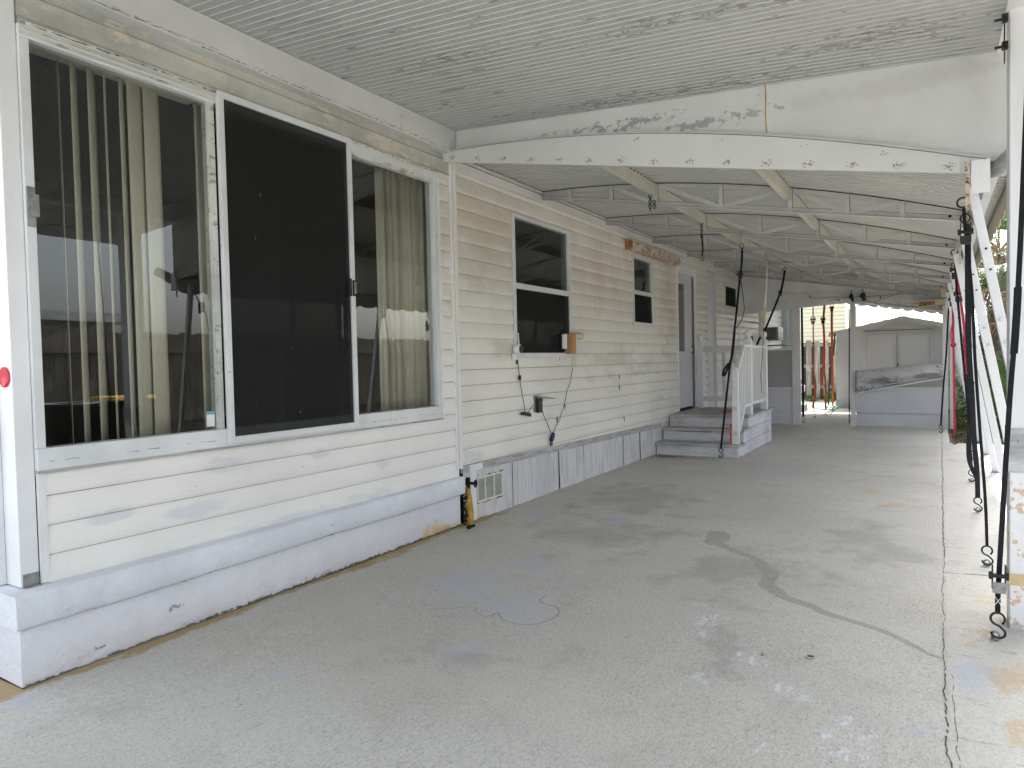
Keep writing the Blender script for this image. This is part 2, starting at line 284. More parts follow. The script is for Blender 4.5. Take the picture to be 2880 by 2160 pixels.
# ------------------------------------------------------------ helpers
def thing(name, loc=(0,0,0), label=None, cat=None, group=None, kind=None):
    o = bpy.data.objects.new(name, None); S.collection.objects.link(o); o.location = loc; o.empty_display_size = .1
    tag(o, label, cat, group, kind); return o
def tag(o, label=None, cat=None, group=None, kind=None):
    if label: o['label'] = label
    if cat: o['category'] = cat
    if group: o['group'] = group
    if kind: o['kind'] = kind
    return o
def wloc(o):
    v = Vector((0,0,0))
    while o is not None: v += o.location; o = o.parent
    return v
class MB:
    def __init__(s): s.v = []; s.f = []; s.dark = []
    def add(s, vs, fs):
        n = len(s.v); s.v += [tuple(p) for p in vs]; s.f += [tuple(i+n for i in f) for f in fs]; return s
    def box(s, x0, x1, y0, y1, z0, z1):
        return s.add([(x,y,z) for z in (z0,z1) for y in (y0,y1) for x in (x0,x1)], [(0,2,3,1),(4,5,7,6),(0,1,5,4),(2,6,7,3),(0,4,6,2),(1,3,7,5)])
    def bar(s, p, q, w, h, up=(0,0,1)):
        p = Vector(p); q = Vector(q); d = (q-p).normalized(); u = Vector(up); sd = d.cross(u)
        if sd.length < 1e-4: sd = d.cross(Vector((0,1,0)))
        sd.normalize(); u = sd.cross(d).normalized(); a = sd*w/2; b = u*h/2
        return s.add([p-a-b,p+a-b,p+a+b,p-a+b,q-a-b,q+a-b,q+a+b,q-a+b], [(0,3,2,1),(4,5,6,7),(0,1,5,4),(1,2,6,5),(2,3,7,6),(3,0,4,7)])
    def tube(s, pts, r, n=8, cap=True):
        pts = [Vector(p) for p in pts]; m = len(pts); rings = []; prev = None
        for i, p in enumerate(pts):
            d = (pts[min(i+1,m-1)]-pts[max(i-1,0)]).normalized()
            if prev is None:
                a = d.cross(Vector((0,0,1)));
                if a.length < .1: a = d.cross(Vector((0,1,0)))
            else: a = prev - d*prev.dot(d)
            a.normalize(); prev = a; b = d.cross(a); rr = r[i] if isinstance(r, (list,tuple)) else r
            rings.append([p+(a*math.cos(2*PI*k/n)+b*math.sin(2*PI*k/n))*rr for k in range(n)])
        vs = [v for R in rings for v in R]; fs = [(i*n+k, i*n+(k+1)%n, (i+1)*n+(k+1)%n, (i+1)*n+k) for i in range(m-1) for k in range(n)]
        if cap: fs += [tuple(range(n-1,-1,-1)), tuple((m-1)*n+k for k in range(n))]
        return s.add(vs, fs)
    def ring(s, c, r, rt, ax=(0,1,0), n=16, k=6):
        ax = Vector(ax).normalized(); a = ax.cross(Vector((0,0,1)))
        if a.length < .1: a = ax.cross(Vector((1,0,0)))
        a.normalize(); b = ax.cross(a); c = Vector(c); vs = []
        for i in range(n):
            t = 2*PI*i/n; d = a*math.cos(t)+b*math.sin(t)
            for j in range(k):
                u = 2*PI*j/k; vs.append(c+d*(r+rt*math.cos(u))+ax*rt*math.sin(u))
        return s.add(vs, [(i*k+j, ((i+1)%n)*k+j, ((i+1)%n)*k+(j+1)%k, i*k+(j+1)%k) for i in range(n) for j in range(k)])
    def lathe(s, c, prof, n=16, ax='z'):
        c = Vector(c); vs = []
        for r, h in prof:
            for k in range(n):
                t = 2*PI*k/n; x, y = r*math.cos(t), r*math.sin(t)
                vs.append(c+Vector((x,y,h) if ax == 'z' else (h,x,y) if ax == 'x' else (x,h,y)))
        m = len(prof); fs = [(i*n+k, i*n+(k+1)%n, (i+1)*n+(k+1)%n, (i+1)*n+k) for i in range(m-1) for k in range(n)]
        fs += [tuple(range(n-1,-1,-1)), tuple((m-1)*n+k for k in range(n))]
        return s.add(vs, fs)
    def slab(s, top, bot):
        """closed solid between two matching outlines"""
        n = len(top); return s.add(list(top)+list(bot), [tuple(range(n)), tuple(range(2*n-1,n-1,-1))]+[(i, n+i, n+(i+1)%n, (i+1)%n) for i in range(n)])
    def extr(s, poly, vec):
        v = Vector(vec); return s.slab([Vector(p) for p in poly], [Vector(p)+v for p in poly])
    def grid(s, P):
        r, c = len(P), len(P[0]); return s.add([p for row in P for p in row], [(i*c+j, i*c+j+1, (i+1)*c+j+1, (i+1)*c+j) for i in range(r-1) for j in range(c-1)])
    def build(s, name, mat, parent=None, smooth=False, bevel=0, label=None):
        me = bpy.data.meshes.new(name); off = wloc(parent) if parent else Vector((0,0,0))
        me.from_pydata([tuple(Vector(v)-off) for v in s.v], [], s.f); me.materials.append(mat)
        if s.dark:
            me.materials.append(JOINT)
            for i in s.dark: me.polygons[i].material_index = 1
        bm = bmesh.new(); bm.from_mesh(me); bmesh.ops.recalc_face_normals(bm, faces=bm.faces); bm.to_mesh(me); bm.free()
        if smooth: me.shade_smooth()
        o = bpy.data.objects.new(name, me); S.collection.objects.link(o)
        if parent: o.parent = parent
        if bevel:
            m = o.modifiers.new('b', 'BEVEL'); m.width = bevel; m.segments = 2; m.limit_method = 'ANGLE'
        if label: o['label'] = label
        return o
def B(*a): return MB().box(*a)
def copy_tree(o, loc, parent=None):
    c = o.copy(); S.collection.objects.link(c); c.parent = parent
    if loc is not None: c.location = loc
    for ch in list(o.children): copy_tree(ch, None, c)
    return c

# ------------------------------------------------------------ ground and slabs
def mask_field(X, Y, blobs):
    m = np.zeros_like(X)
    for cx, cy, ux, uy, vx, vy in blobs:
        A = np.array([[ux,vx],[uy,vy]]); det = np.linalg.det(A)
        if abs(det) < 5e-5: A = A + np.array([[.012,0],[0,-.012]])*1.0
        I = np.linalg.inv(A); dx = X-cx; dy = Y-cy; a = I[0,0]*dx+I[0,1]*dy; b = I[1,0]*dx+I[1,1]*dy
        m = np.maximum(m, np.exp(-(a*a+b*b)*.8))
    return m
blue = [(-2.26,3.24,.24,.12,.18,-.27),(-1.9,3.03,.18,.09,.11,-.18),(-2.16,3.76,.14,.07,.12,-.2),(-1.74,2.94,.13,.07,.07,-.12),(-1.77,2.47,.07,.04,.04,-.06),(-2.16,5.08,.1,.05,.07,-.16),(.13,3.2,.08,.04,-.01,-.2),(-2.28,1.89,.06,.03,.05,-.04),(-2.98,1.24,.06,.03,.06,-.02),(-3.02,2.25,.03,.02,.04,-.03),(-1.79,3.48,.07,.04,.03,-.07),(-1.55,3.49,.03,.01,.02,-.04),(-.04,2.63,.03,.02,0,-.05),(-2.52,2.8,.03,.02,.02,-.03),(-2.31,2.94,.03,.02,.02,-.03),(-2.85,4.97,.11,.05,.07,-.12),(-1.52,8.12,.21,.09,.05,-.26)]
chalk = [(-.93,3.29,.1,.06,.03,-.1),(-.9,3.13,.04,.02,.02,-.07),(-.95,3.01,.03,.02,.01,-.04),(-.66,2.94,.08,0,.01,-.07),(-.49,2.73,.07,.01,.01,-.06),(-.41,2.69,.06,-.01,0,-.05),(-.27,2.58,.03,.02,.01,-.09),(-.3,2.46,.04,.02,.01,-.09),(-.23,2.36,.06,.03,.01,-.06),(-.47,2.27,.02,.01,.01,-.05),(-.79,2.67,.04,.02,.02,-.06),(-.19,2.5,.04,.02,0,-.05),(-1.01,3.5,.05,.02,.01,-.04)]
rust = [(.18,3.66,.08,.04,-.01,-.19),(.25,3.27,.07,.04,-.02,-.26),(.24,2.81,.05,.03,-.02,-.22),(-.5,7.17,.11,.05,.01,-.15),(-.18,6.87,.16,.07,0,-.1),(-.02,7.8,.15,.07,0,-.11),(-.46,8.06,.13,.06,.01,-.12),(-.32,6.55,.13,.06,.01,-.11),(.26,4.17,.08,.04,-.01,-.24)]
pink = [(-.16,9.12,.14,.06,0,-.24),(.12,9.55,.18,.07,0,-.16),(-.01,10.1,.11,.05,0,-.14)]
dirt = [(-2.3,5.97,.44,.2,.24,-.63),(-.96,4.21,.33,.17,.1,-.43),(-1.73,2.38,.13,.07,.08,-.12),(-.42,5.32,.25,.13,.02,-.32),(-2.06,4.63,.46,.23,.17,-.39),(-.24,4.91,.23,.12,.01,-.26),(-.79,3.01,.08,.04,.06,-.23)]
def slab_mesh(name, x0, x1, y0, y1, step, z, depth=.12, soft=0.0):
    nx = max(2, int((x1-x0)/step)); xs = np.linspace(x0, x1, nx); ys = [y0]
    while ys[-1] < y1: ys.append(min(y1, ys[-1]+step*(1+max(0, ys[-1]-4)*.12)))
    ys = np.array(ys); X, Y = np.meshgrid(xs, ys); ny = len(ys)
    Z = np.full_like(X, z) + .0025*np.sin(X*2.1+Y*.9)+.002*np.sin(Y*2.7-X)
    V = np.stack([X,Y,Z], -1).reshape(-1,3)
    i, j = np.meshgrid(np.arange(ny-1), np.arange(nx-1), indexing='ij'); a = (i*nx+j).ravel()
    Fc = np.stack([a,a+1,a+nx+1,a+nx], -1)
    vs = V.tolist(); fs = Fc.tolist()
    # skirt
    per = [j for j in range(nx)]+[i*nx+nx-1 for i in range(1,ny)]+[(ny-1)*nx+j for j in range(nx-2,-1,-1)]+[i*nx for i in range(ny-2,0,-1)]
    n0 = len(vs); vs += [[vs[k][0],vs[k][1],z-depth] for k in per]; L = len(per)
    fs += [[per[k], n0+k, n0+(k+1)%L, per[(k+1)%L]] for k in range(L)]
    me = bpy.data.meshes.new(name); me.from_pydata(vs, [], fs); me.materials.append(CONC)
    Xf = np.array([v[0] for v in vs]); Yf = np.array([v[1] for v in vs])
    base = np.clip(1.25-(Xf+3.105+.0147*(Yf-1.3))/(.075+.03*np.sin(Yf*4.1)), 0, 1)*np.clip((5.2-Yf)/.6, 0, 1)*np.clip((Yf-1.12)/.15, 0, 1)*(.75+.25*np.sin(Yf*5.1)*np.sin(Yf*2.3+1))
    for nm, ch in (('stain', (mask_field(Xf,Yf,blue), mask_field(Xf,Yf,chalk), mask_field(Xf,Yf,rust))), ('stain2', (mask_field(Xf,Yf,pink), mask_field(Xf,Yf,dirt), base))):
        at = me.attributes.new(nm, 'FLOAT_COLOR', 'POINT')
        at.data.foreach_set('color', np.stack([*ch, np.ones_like(Xf)], -1).astype(np.float32).ravel())
    me.shade_smooth()
    o = bpy.data.objects.new(name, me); S.collection.objects.link(o); return o
slab = tag(slab_mesh('carport_floor', -3.9, 1.5, -1.0, 11.45, .035, 0.0), 'worn grey concrete carport floor with blue paint blotches and a long crack', 'floor', kind='structure')
far_floor = tag(slab_mesh('patio_floor', -3.9, .19, 11.45, 20.9, .05, 0.0), 'far part of the concrete floor running through the end wall doorway', 'floor', kind='structure')
side = slab
d = B(-60,60,-60,-1.0,-.12,-.004).build('driveway', DRIVE); tag(d, 'sunlit concrete driveway in front of the carport', 'driveway', kind='structure')
g = MB().grid([[(x,y,-.055+.01*math.sin(x*3+y*2)) for x in np.linspace(-70,70,60)] for y in np.linspace(-1,90,50)]).build('ground', SOIL, smooth=True)
tag(g, 'sandy yard soil with leaf litter beside the carport', 'ground', kind='structure')
# crack with old filler along the joint (sits in the slab)
cr = [(.11,13.4),(.10,11.8),(.085,9.5),(.075,8.0),(.062,6.43),(.057,5.857),(.056,5.38),(.056,4.974),(.048,4.621),(.041,4.314),(.038,4.047),(.042,3.813),(.036,3.601),(.031,3.323),(.034,3.164),(.04,3.064),(.032,2.989),(.037,2.823),(.037,2.684),(.035,2.546),(.044,2.447),(.05,2.2),(.04,1.6),(.05,.8)]
def fz(x, y, h): return .0025*math.sin(x*2.1+y*.9)+.002*math.sin(y*2.7-x)+h
def ribbon(path, wfun, z, jit, step, off=0.0, gap=None, seed=1):
    rn = random.Random(seed); m = MB(); pts = []
    for (x0,y0),(x1,y1) in zip(path, path[1:]):
        n = max(1, int(math.hypot(x1-x0,y1-y0)/step))
        for k in range(n): t = k/n; pts.append((x0+(x1-x0)*t, y0+(y1-y0)*t))
    pts.append(path[-1]); L = []; R = []
    j = 0
    for i, (x,y) in enumerate(pts):
        dx = pts[min(i+1,len(pts)-1)][0]-pts[max(i-1,0)][0]; dy = pts[min(i+1,len(pts)-1)][1]-pts[max(i-1,0)][1]; q = math.hypot(dx,dy) or 1
        nx, ny = -dy/q, dx/q; j = .7*j+rn.uniform(-jit,jit); wd = wfun(i/len(pts), y)
        L.append((x+nx*(j+off+wd/2*rn.uniform(.6,1.4)), y+ny*(j+off+wd/2), fz(x,y,z))); R.append((x+nx*(j+off-wd/2*rn.uniform(.6,1.4)), y+ny*(j+off-wd/2), fz(x,y,z)))
    for i in range(len(pts)-1):
        if gap and rn.random() < gap: continue
        m.add([L[i],L[i+1],R[i+1],R[i]], [(0,1,2,3)])
    return m
ribbon(cr, lambda t,y: .016, .0006, .003, .03, gap=.12).build('crack_filler', CAULK, slab)
ribbon(cr, lambda t,y: .003+.003*(y>5)+.002*(y<3.2), .0013, .004, .02, off=-.004, gap=.10, seed=4).build('crack', CRACK, slab)
ribbon([(x+.022,y) for x,y in cr if y < 3.2], lambda t,y: .0022, .0013, .003, .02, gap=.35, seed=9).build('crack', CRACK, slab)
ribbon([(.05,4.66),(.12,4.66),(.2,4.69),(.3,4.71),(.5,4.73)], lambda t,y: .006, .0013, .002, .02, gap=.1, seed=6).build('crack', CRACK, side)
st = [(-1.342,5.03,.06),(-1.289,4.85,.085),(-1.29,4.75,.07),(-1.291,4.687,.05),(-1.235,4.671,.04),(-1.116,4.56,.032),(-1.001,4.478,.032),(-.929,4.401,.04),(-.855,4.259,.046),(-.806,4.183,.056),(-.80,4.059,.054),(-.794,3.969,.066),(-.733,3.884,.055),(-.688,3.81,.036),(-.62,3.766,.034),(-.541,3.73,.034),(-.476,3.667,.03),(-.402,3.624,.026),(-.332,3.593,.023),(-.265,3.564,.022),(-.181,3.515,.022),(-.124,3.457,.02),(-.076,3.407,.017),(-.018,3.34,.014),(.031,3.315,.008)]
def smoothpath(p, sub=6):
    out = []
    for i in range(len(p)-1):
        a, b, c, d_ = p[max(i-1,0)], p[i], p[i+1], p[min(i+2,len(p)-1)]
        for k in range(sub):
            t = k/sub; out.append(tuple(.5*(2*b[q]+(c[q]-a[q])*t+(2*a[q]-5*b[q]+4*c[q]-d_[q])*t*t+(3*b[q]-a[q]-3*c[q]+d_[q])*t**3) for q in range(len(b))))
    out.append(p[-1]); return out
sp_ = smoothpath(st); rn = random.Random(3); L = []; R = []
for i, (x,y,wd) in enumerate(sp_):
    wd = min(wd, .047) if i > 18 else wd
    a = sp_[max(i-1,0)]; b = sp_[min(i+1,len(sp_)-1)]; dx, dy = b[0]-a[0], b[1]-a[1]; q = math.hypot(dx,dy) or 1
    L.append((x-dy/q*wd*.92*rn.uniform(.70,1.3), y+dx/q*wd*rn.uniform(.85,1.2), fz(x,y,.0006))); R.append((x+dy/q*wd*.92*rn.uniform(.70,1.3), y-dx/q*wd*rn.uniform(.85,1.2), fz(x,y,.0006)))
MB().grid([L,R]).build('water_streak', CONCW, slab)
ring = smoothpath([(-1.884,2.841),(-1.887,2.912),(-1.796,2.834),(-1.676,2.835),(-1.612,2.932),(-1.61,3.041),(-1.673,3.122),(-1.776,3.158),(-1.8,3.26)])
ribbon([(x,y) for x,y in ring], lambda t,y: .012, .0006, .002, .02, seed=8).build('water_stain', CONCW, slab)
ribbon(smoothpath([(-2.25,2.78),(-2.15,2.84),(-2.05,2.93),(-1.98,2.86),(-1.9,2.84)]), lambda t,y: .008, .0006, .002, .02, seed=12).build('water_stain', CONCW, slab)
for x, y, r in ((-.443,3.07,.016),(-.62,3.0,.008)):
    MB().lathe((x,y,.004),[(r*1.25,.003),(r*1.2,.0065),(r,.0066),(r*.9,.004)],14).build('drill_hole_rim', CAULK, slab)
    MB().lathe((x,y,.0025),[(r*.92,0),(r*.9,.0062)],12).build('drill_hole', CRACK, slab)

# ------------------------------------------------------------ siding helper
def lap(z0, z1, lines, y0, y1, ops, X=WX, sgn=1, proud=.020, axis='y'):
    """lap siding in the plane X (axis y) or plane Y (axis x); ops = openings (a0,a1,z0,z1)"""
    m = MB(); n = 5
    def pt(a, z, o): return (X+sgn*o, a, z) if axis == 'y' else (a, X+sgn*o, z)
    for zb, zt in zip(lines, lines[1:]):
        if zt <= z0 or zb >= z1: continue
        def prof(z):
            t = (z-zb)/(zt-zb); return proud*(1-t**2.4)*(.62+.38*min(1,t/.22)**.6)*1.02+.001
        zs = sorted(set([max(zb,z0), min(zt,z1)]+[zb+(zt-zb)*k/n for k in (0,.35,.7,1.5,2.5,3.5,4.3,5) if z0 <= zb+(zt-zb)*k/n <= z1]+[z for o in ops for z in (o[2],o[3]) if max(zb,z0) < z < min(zt,z1)]))
        for za, zc in zip(zs, zs[1:]):
            mid = (za+zc)/2; cuts = sorted([(o[0],o[1]) for o in ops if o[2] < mid < o[3]]); a = y0; seg = []
            for c0, c1 in cuts:
                if c0 > a: seg.append((a, c0))
                a = max(a, c1)
            if a < y1: seg.append((a, y1))
            for a0, a1 in seg:
                m.add([pt(a0,za,prof(za)), pt(a1,za,prof(za)), pt(a1,zc,prof(zc)), pt(a0,zc,prof(zc))], [(0,1,2,3)])
                if abs(za-zb) < 1e-6:
                    m.add([pt(a0,za,prof(za)), pt(a1,za,prof(za)), pt(a1,za,.0), pt(a0,za,.0)], [(0,1,2,3)])
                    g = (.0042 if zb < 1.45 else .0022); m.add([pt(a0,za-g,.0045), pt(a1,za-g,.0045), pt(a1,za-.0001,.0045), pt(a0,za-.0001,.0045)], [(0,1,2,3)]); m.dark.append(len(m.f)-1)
    return m
L1 = [.376+.1245*k for k in range(-2,22)]
L2 = [.458+.1257*k for k in range(-2,20)]

# ------------------------------------------------------------ mobile home
home = thing('mobile_home', (WX, 1.33, 0), 'cream vinyl sided mobile home with sliding window, low windows and side door', 'mobile home')
BWIN = (1.405,4.165,.855,2.678)
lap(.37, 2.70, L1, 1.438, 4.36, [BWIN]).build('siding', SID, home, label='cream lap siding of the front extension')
ops2 = [(5.235,6.385,1.30,2.578),(8.085,8.815,1.69,2.555),(9.80,10.74,.45,2.60),(11.34,11.90,.2,2.72),(12.45,13.40,2.14,2.60)]
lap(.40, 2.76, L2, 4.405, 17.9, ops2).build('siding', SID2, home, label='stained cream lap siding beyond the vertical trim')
for (y0,y1,z0,z1) in [BWIN]+ops2:      # reveals behind the openings
    MB().box(WX-.09,WX-.002,y0-.02,y0,z0,z1).box(WX-.09,WX-.002,y1,y1+.02,z0,z1).box(WX-.09,WX-.002,y0-.02,y1+.02,z0-.02,z0).box(WX-.09,WX-.002,y0-.02,y1+.02,z1,z1+.02).build('window_reveal', WHITE, home)
for y, z in ((7.75,2*0+.46),(7.62,.962),(7.62,.84),(6.2,.71),(6.03,.60),(6.1,1.213)):
    MB().box(WX+.004,WX+.0185,y,y+.003,z+.005,z+.118).build('siding_seam', CRACK, home)
lap(.37, 2.9, L1, -6, -3.29, [], X=1.331, sgn=-1, axis='x').build('siding', WPLAST, home, label='white lap siding on the front end wall')
# header trim above the big window
P = []
for z, o in ((2.66,.006),(2.70,.016),(2.715,.006),(2.77,.010),(2.80,.018),(2.815,.004),(2.88,.003)): P.append([(WX+o,y,z) for y in np.linspace(1.408,4.36,30)])
MB().grid(P).build('header_trim', HEADTRIM, home, label='header trim with peeling grey and cream paint')
# corner post with bracket and reflector
cp = MB().box(-3.305,-3.286,1.300,1.337,.388,2.95).box(-3.29,WX+.006,1.337,1.406,.388,2.95).build('corner_post', WHITE_B, home, bevel=.003)
MB().box(WX+.0065,WX+.010,1.345,1.404,.392,.44).box(WX+.0065,WX+.03,1.345,1.404,.388,.392).build('corner_bracket', STEEL, cp)
MB().lathe((-3.222,1.3365,1.246),[(.042,0),(.042,-.006),(.036,-.010),(.0,-.011)],24,'y').build('reflector', RED, cp)
MB().box(WX+.004,WX+.022,1.409,1.438,.39,.845).build('corner_trim', WPLAST, home)
MB().box(WX+.002,WX+.024,4.335,4.362,.39,2.80).box(WX+.002,WX+.030,4.368,4.405,.44,2.83).build('vertical_trim', WPLAST, home, bevel=.003)
MB().box(WX+.004,WX+.02,4.168,4.20,.85,2.68).build('window_trim', WPLAST, home)
# foundation and ledge (rough edges)
def rough_box(x0a, x0b, y0, y1, z0, z1, n, amp, seed, back=-3.4):
    rn = np.random.RandomState(seed); ys = np.linspace(y0, y1, n)
    low = np.cumsum(rn.uniform(-1,1,n))*.25; low = (low-np.linspace(low[0],low[-1],n))*amp; low = np.clip(low+rn.uniform(-1,1,n)*amp*.35,-amp,amp)
    m = MB(); rows = []
    for i, y in enumerate(ys):
        xf = x0a+(x0b-x0a)*(y-y0)/(y1-y0); a = rn.uniform(-.0015,.0015)
        rows.append([(back,y,z1+.002),(xf-.012,y,z1+rn.uniform(-.002,.002)),(xf+a,y,z1-.010),(xf+a,y,(z0+z1)/2),(xf+a,y,z0+low[i]+.010),(xf-.010,y,z0+low[i]),(back,y,z0+low[i])])
    m.grid(rows)
    for r in (rows[0], rows[-1]): m.add(r, [tuple(range(len(r)))])
    return m
rough_box(-3.105,-3.15,1.30,4.36,-.06,.262,60,.0,1).build('foundation_wall', STUCCO, home, smooth=True)
rough_box(-3.055,-3.105,1.27,4.37,.252,.384,220,.006,2).build('ledge', LEDGE, home, smooth=True)
MB().box(-8,-3.39,1.304,1.42,-.06,.262).build('foundation_wall', STUCCO, home)
MB().box(-8,-3.39,1.262,1.40,.252,.3835).build('ledge', LEDGE, home, bevel=.006)
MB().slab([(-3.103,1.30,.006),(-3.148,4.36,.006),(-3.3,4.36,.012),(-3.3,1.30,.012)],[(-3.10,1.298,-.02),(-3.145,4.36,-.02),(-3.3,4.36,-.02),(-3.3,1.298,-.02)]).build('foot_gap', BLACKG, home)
# skirting: trim board and ribbed panels
tb = [(WX+.002,4.41),(WX+.024,4.41),(WX+.024,9.0),(WX+.002,9.0)]
MB().slab([(WX+.002,4.41,.456),(WX+.024,4.41,.456),(WX+.024,9.0,.405),(WX+.002,9.0,.405)],[(WX+.002,4.41,.40),(WX+.024,4.41,.40),(WX+.024,9.0,.34),(WX+.002,9.0,.34)]).build('trim_board', GREYWOOD, home)
MB().box(WX+.0245,WX+.028,4.50,4.68,.40,.452).build('joint_plate', WHITE_B, home)
ys = [4.42,5.17,6.05,6.62,7.71,8.26,8.68,9.4,11.2,13.5]
for i in range(len(ys)-1):
    y0, y1 = ys[i]+.006, ys[i+1]-.006; n = max(3, int((y1-y0)/.028)); tilt = random.uniform(-.006,.006)
    top = [(WX+.012+.0035*math.sin(k*PI*.5)+tilt*.2, y0+(y1-y0)*k/n, .43) for k in range(n+1)]
    bot = [(WX+.015+.0035*math.sin(k*PI*.5)+tilt, y0+(y1-y0)*k/n, -.02+random.uniform(0,.012)+.03*(i==0 and k in (7,8,9,10))) for k in range(n+1)]
    bk = [(WX-.02, p[1], .43) for p in top]; bb = [(WX-.02, p[1], -.03) for p in top]
    MB().grid([bb,bot,top,bk]).build('skirting_panel', SKIRT, home)
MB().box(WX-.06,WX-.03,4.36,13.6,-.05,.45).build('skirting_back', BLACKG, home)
# vent grille on the first panel
vg = MB().box(WX+.018,WX+.026,4.60,4.615,.135,.335).box(WX+.018,WX+.026,4.975,4.99,.135,.335).box(WX+.018,WX+.026,4.715,4.728,.135,.335).box(WX+.018,WX+.026,4.85,4.863,.135,.335).box(WX+.018,WX+.027,4.60,4.99,.325,.340).box(WX+.018,WX+.027,4.60,4.99,.128,.142).build('vent_grille', VENTM, home)
m = MB()
for k in range(19): z = .145+k*.0097; m.bar((WX+.021,4.6,z),(WX+.021,4.985,z),.006,.004)
m.build('louver', VENTM, vg); B(WX+.012,WX+.0185,4.605,4.985,.135,.335).build('vent_screen', BLACKG, vg)
m = MB(); rn = random.Random(2)
for k in range(26):
    t = rn.random(); y = 4.60+.39*t; top = rn.random() < .4; z = (.341 if top and t > .4 else .127)
    m.box(WX+.017,WX+.024+rn.random()*.004,y,y+rn.uniform(.01,.04),z-rn.uniform(.002,.009),z+rn.uniform(.002,.008))
tag(m.build('rust_crust', RUSTD, vg), kind='stuff')
# rusted stand pipe and valve in the corner
rp = MB().tube([(WX+.03,4.47,-.02),(WX+.032,4.47,.1),(WX+.03,4.465,.2),(WX+.025,4.46,.30)],[.036,.034,.028,.02],12).build('stand_pipe', RUSTO, home, smooth=True, label='orange rusted stand pipe in the corner by the vent')
m = MB().tube([(WX+.03,4.46,.27),(WX+.035,4.46,.36)],.018,10).tube([(WX+.03,4.46,.32),(WX+.09,4.47,.315)],.012,8).ring((WX+.095,4.475,.315),.026,.006,(1,.2,0))
for k in range(5): a = k*1.256; m.bar((WX+.095,4.475,.315),(WX+.095,4.475+.026*math.cos(a),.315+.026*math.sin(a)),.005,.005)
m.build('valve', BLACKG, rp, smooth=True)
m = MB(); rn = random.Random(5)
for k in range(34):
    z = rn.uniform(.0,.34); y = 4.395+rn.uniform(-.012,.02)*(1+z); r = rn.uniform(.006,.018); m.lathe((WX+.02+rn.uniform(0,.03),y,z),[(r*.4,-r),(r,0),(r*.5,r)],6)
m.build('grime', BLACKG, rp)
B(WX+.001,WX+.018,4.52,4.60,.0,.40).build('skirting_post', WHITE_B, home)

# big sliding window
bw = MB(); X0, X1 = WX-.05, WX+.022
bw.box(X0,X1,1.407,1.446,.948,2.625).box(X0,X1,4.12,4.163,.948,2.625).box(X0,X1,1.407,4.163,2.625,2.677).box(X0,X1+.01,1.407,4.163,.856,.948)
win = bw.build('sliding_window', ALU, home, bevel=.003, label='wide three-part sliding window, worn aluminium frame')
B(WX-.03,WX+.028,1.408,2.31,2.636,2.646).build('frame_lip', FRAME_OLD, win); B(WX-.03,WX+.032,1.408,2.31,2.66,2.668).build('frame_lip', FRAME_OLD, win); B(WX-.02,WX+.026,3.285,4.12,2.60,2.626).build('frame_lip', FRAME_OLD, win)
B(WX-.045,WX+.016,2.27,2.30,.948,2.625).build('mullion', FRAME_OLD, win); B(WX-.045,WX+.012,3.262,3.285,.948,2.62).build('mullion', FRAME_OLD, win)
B(WX-.016,WX-.012,1.446,2.27,.948,2.625).build('pane', GLASS, win)
B(WX-.016,WX-.012,3.285,4.12,.948,2.60).build('pane', GLASS, win)
B(WX-.032,WX-.028,2.30,3.262,.948,2.625).build('pane', GLASSD, win)
sash = MB().box(WX+.024,WX+.05,2.305,2.338,.868,2.690).box(WX+.024,WX+.05,3.222,3.256,.868,2.690).box(WX+.024,WX+.05,2.338,3.222,2.655,2.690).box(WX+.024,WX+.05,2.338,3.222,.868,.905)
sh = sash.build('screen_sash', ALU, win, bevel=.003)
B(WX+.034,WX+.036,2.338,3.222,.905,2.655).build('insect_screen', SCREEN, sh)
MB().box(WX+.051,WX+.062,3.228,3.250,1.70,1.80).box(WX+.02,WX+.052,3.20,3.222,1.70,1.81).build('latch', BLACKP, sh)
B(WX+.0625,WX+.066,3.23,3.248,1.715,1.79).build('latch_plate', STEEL, sh)
m = MB().box(X1+.0002,X1+.012,1.412,1.44,1.86,2.02).box(X1+.012,X1+.02,1.418,1.45,1.90,1.99).build('catch', STEEL, win)
MB().box(X1-.02,X1+.012,1.407,4.163,.846,.856).build('sill_edge', GREYWOOD, win)
m = MB(); rn = random.Random(11)   # sticker
B(WX-.0115,WX-.0105,2.215,2.262,.965,1.045).build('sticker', WPLAST, win)
B(WX-.0104,WX-.0100,2.215,2.262,1.028,1.045).build('sticker_band', TEAL, win)
tc = bpy.data.curves.new('t', 'FONT'); tc.body = 'ATTENTION'; tc.size = .0095; tc.extrude = .0002
to = bpy.data.objects.new('t', tc); S.collection.objects.link(to); bpy.context.view_layer.update()
tm = bpy.data.meshes.new_from_object(to); bpy.data.objects.remove(to)
tm.transform(Matrix(((0,0,1,WX-.0097),(1,0,0,2.2165),(0,1,0,1.033),(0,0,0,1))) ); tm.transform(Matrix.Translation(-wloc(win))); tm.materials.clear(); tm.materials.append(WPLAST)
o = bpy.data.objects.new('lettering', tm); S.collection.objects.link(o); o.parent = win

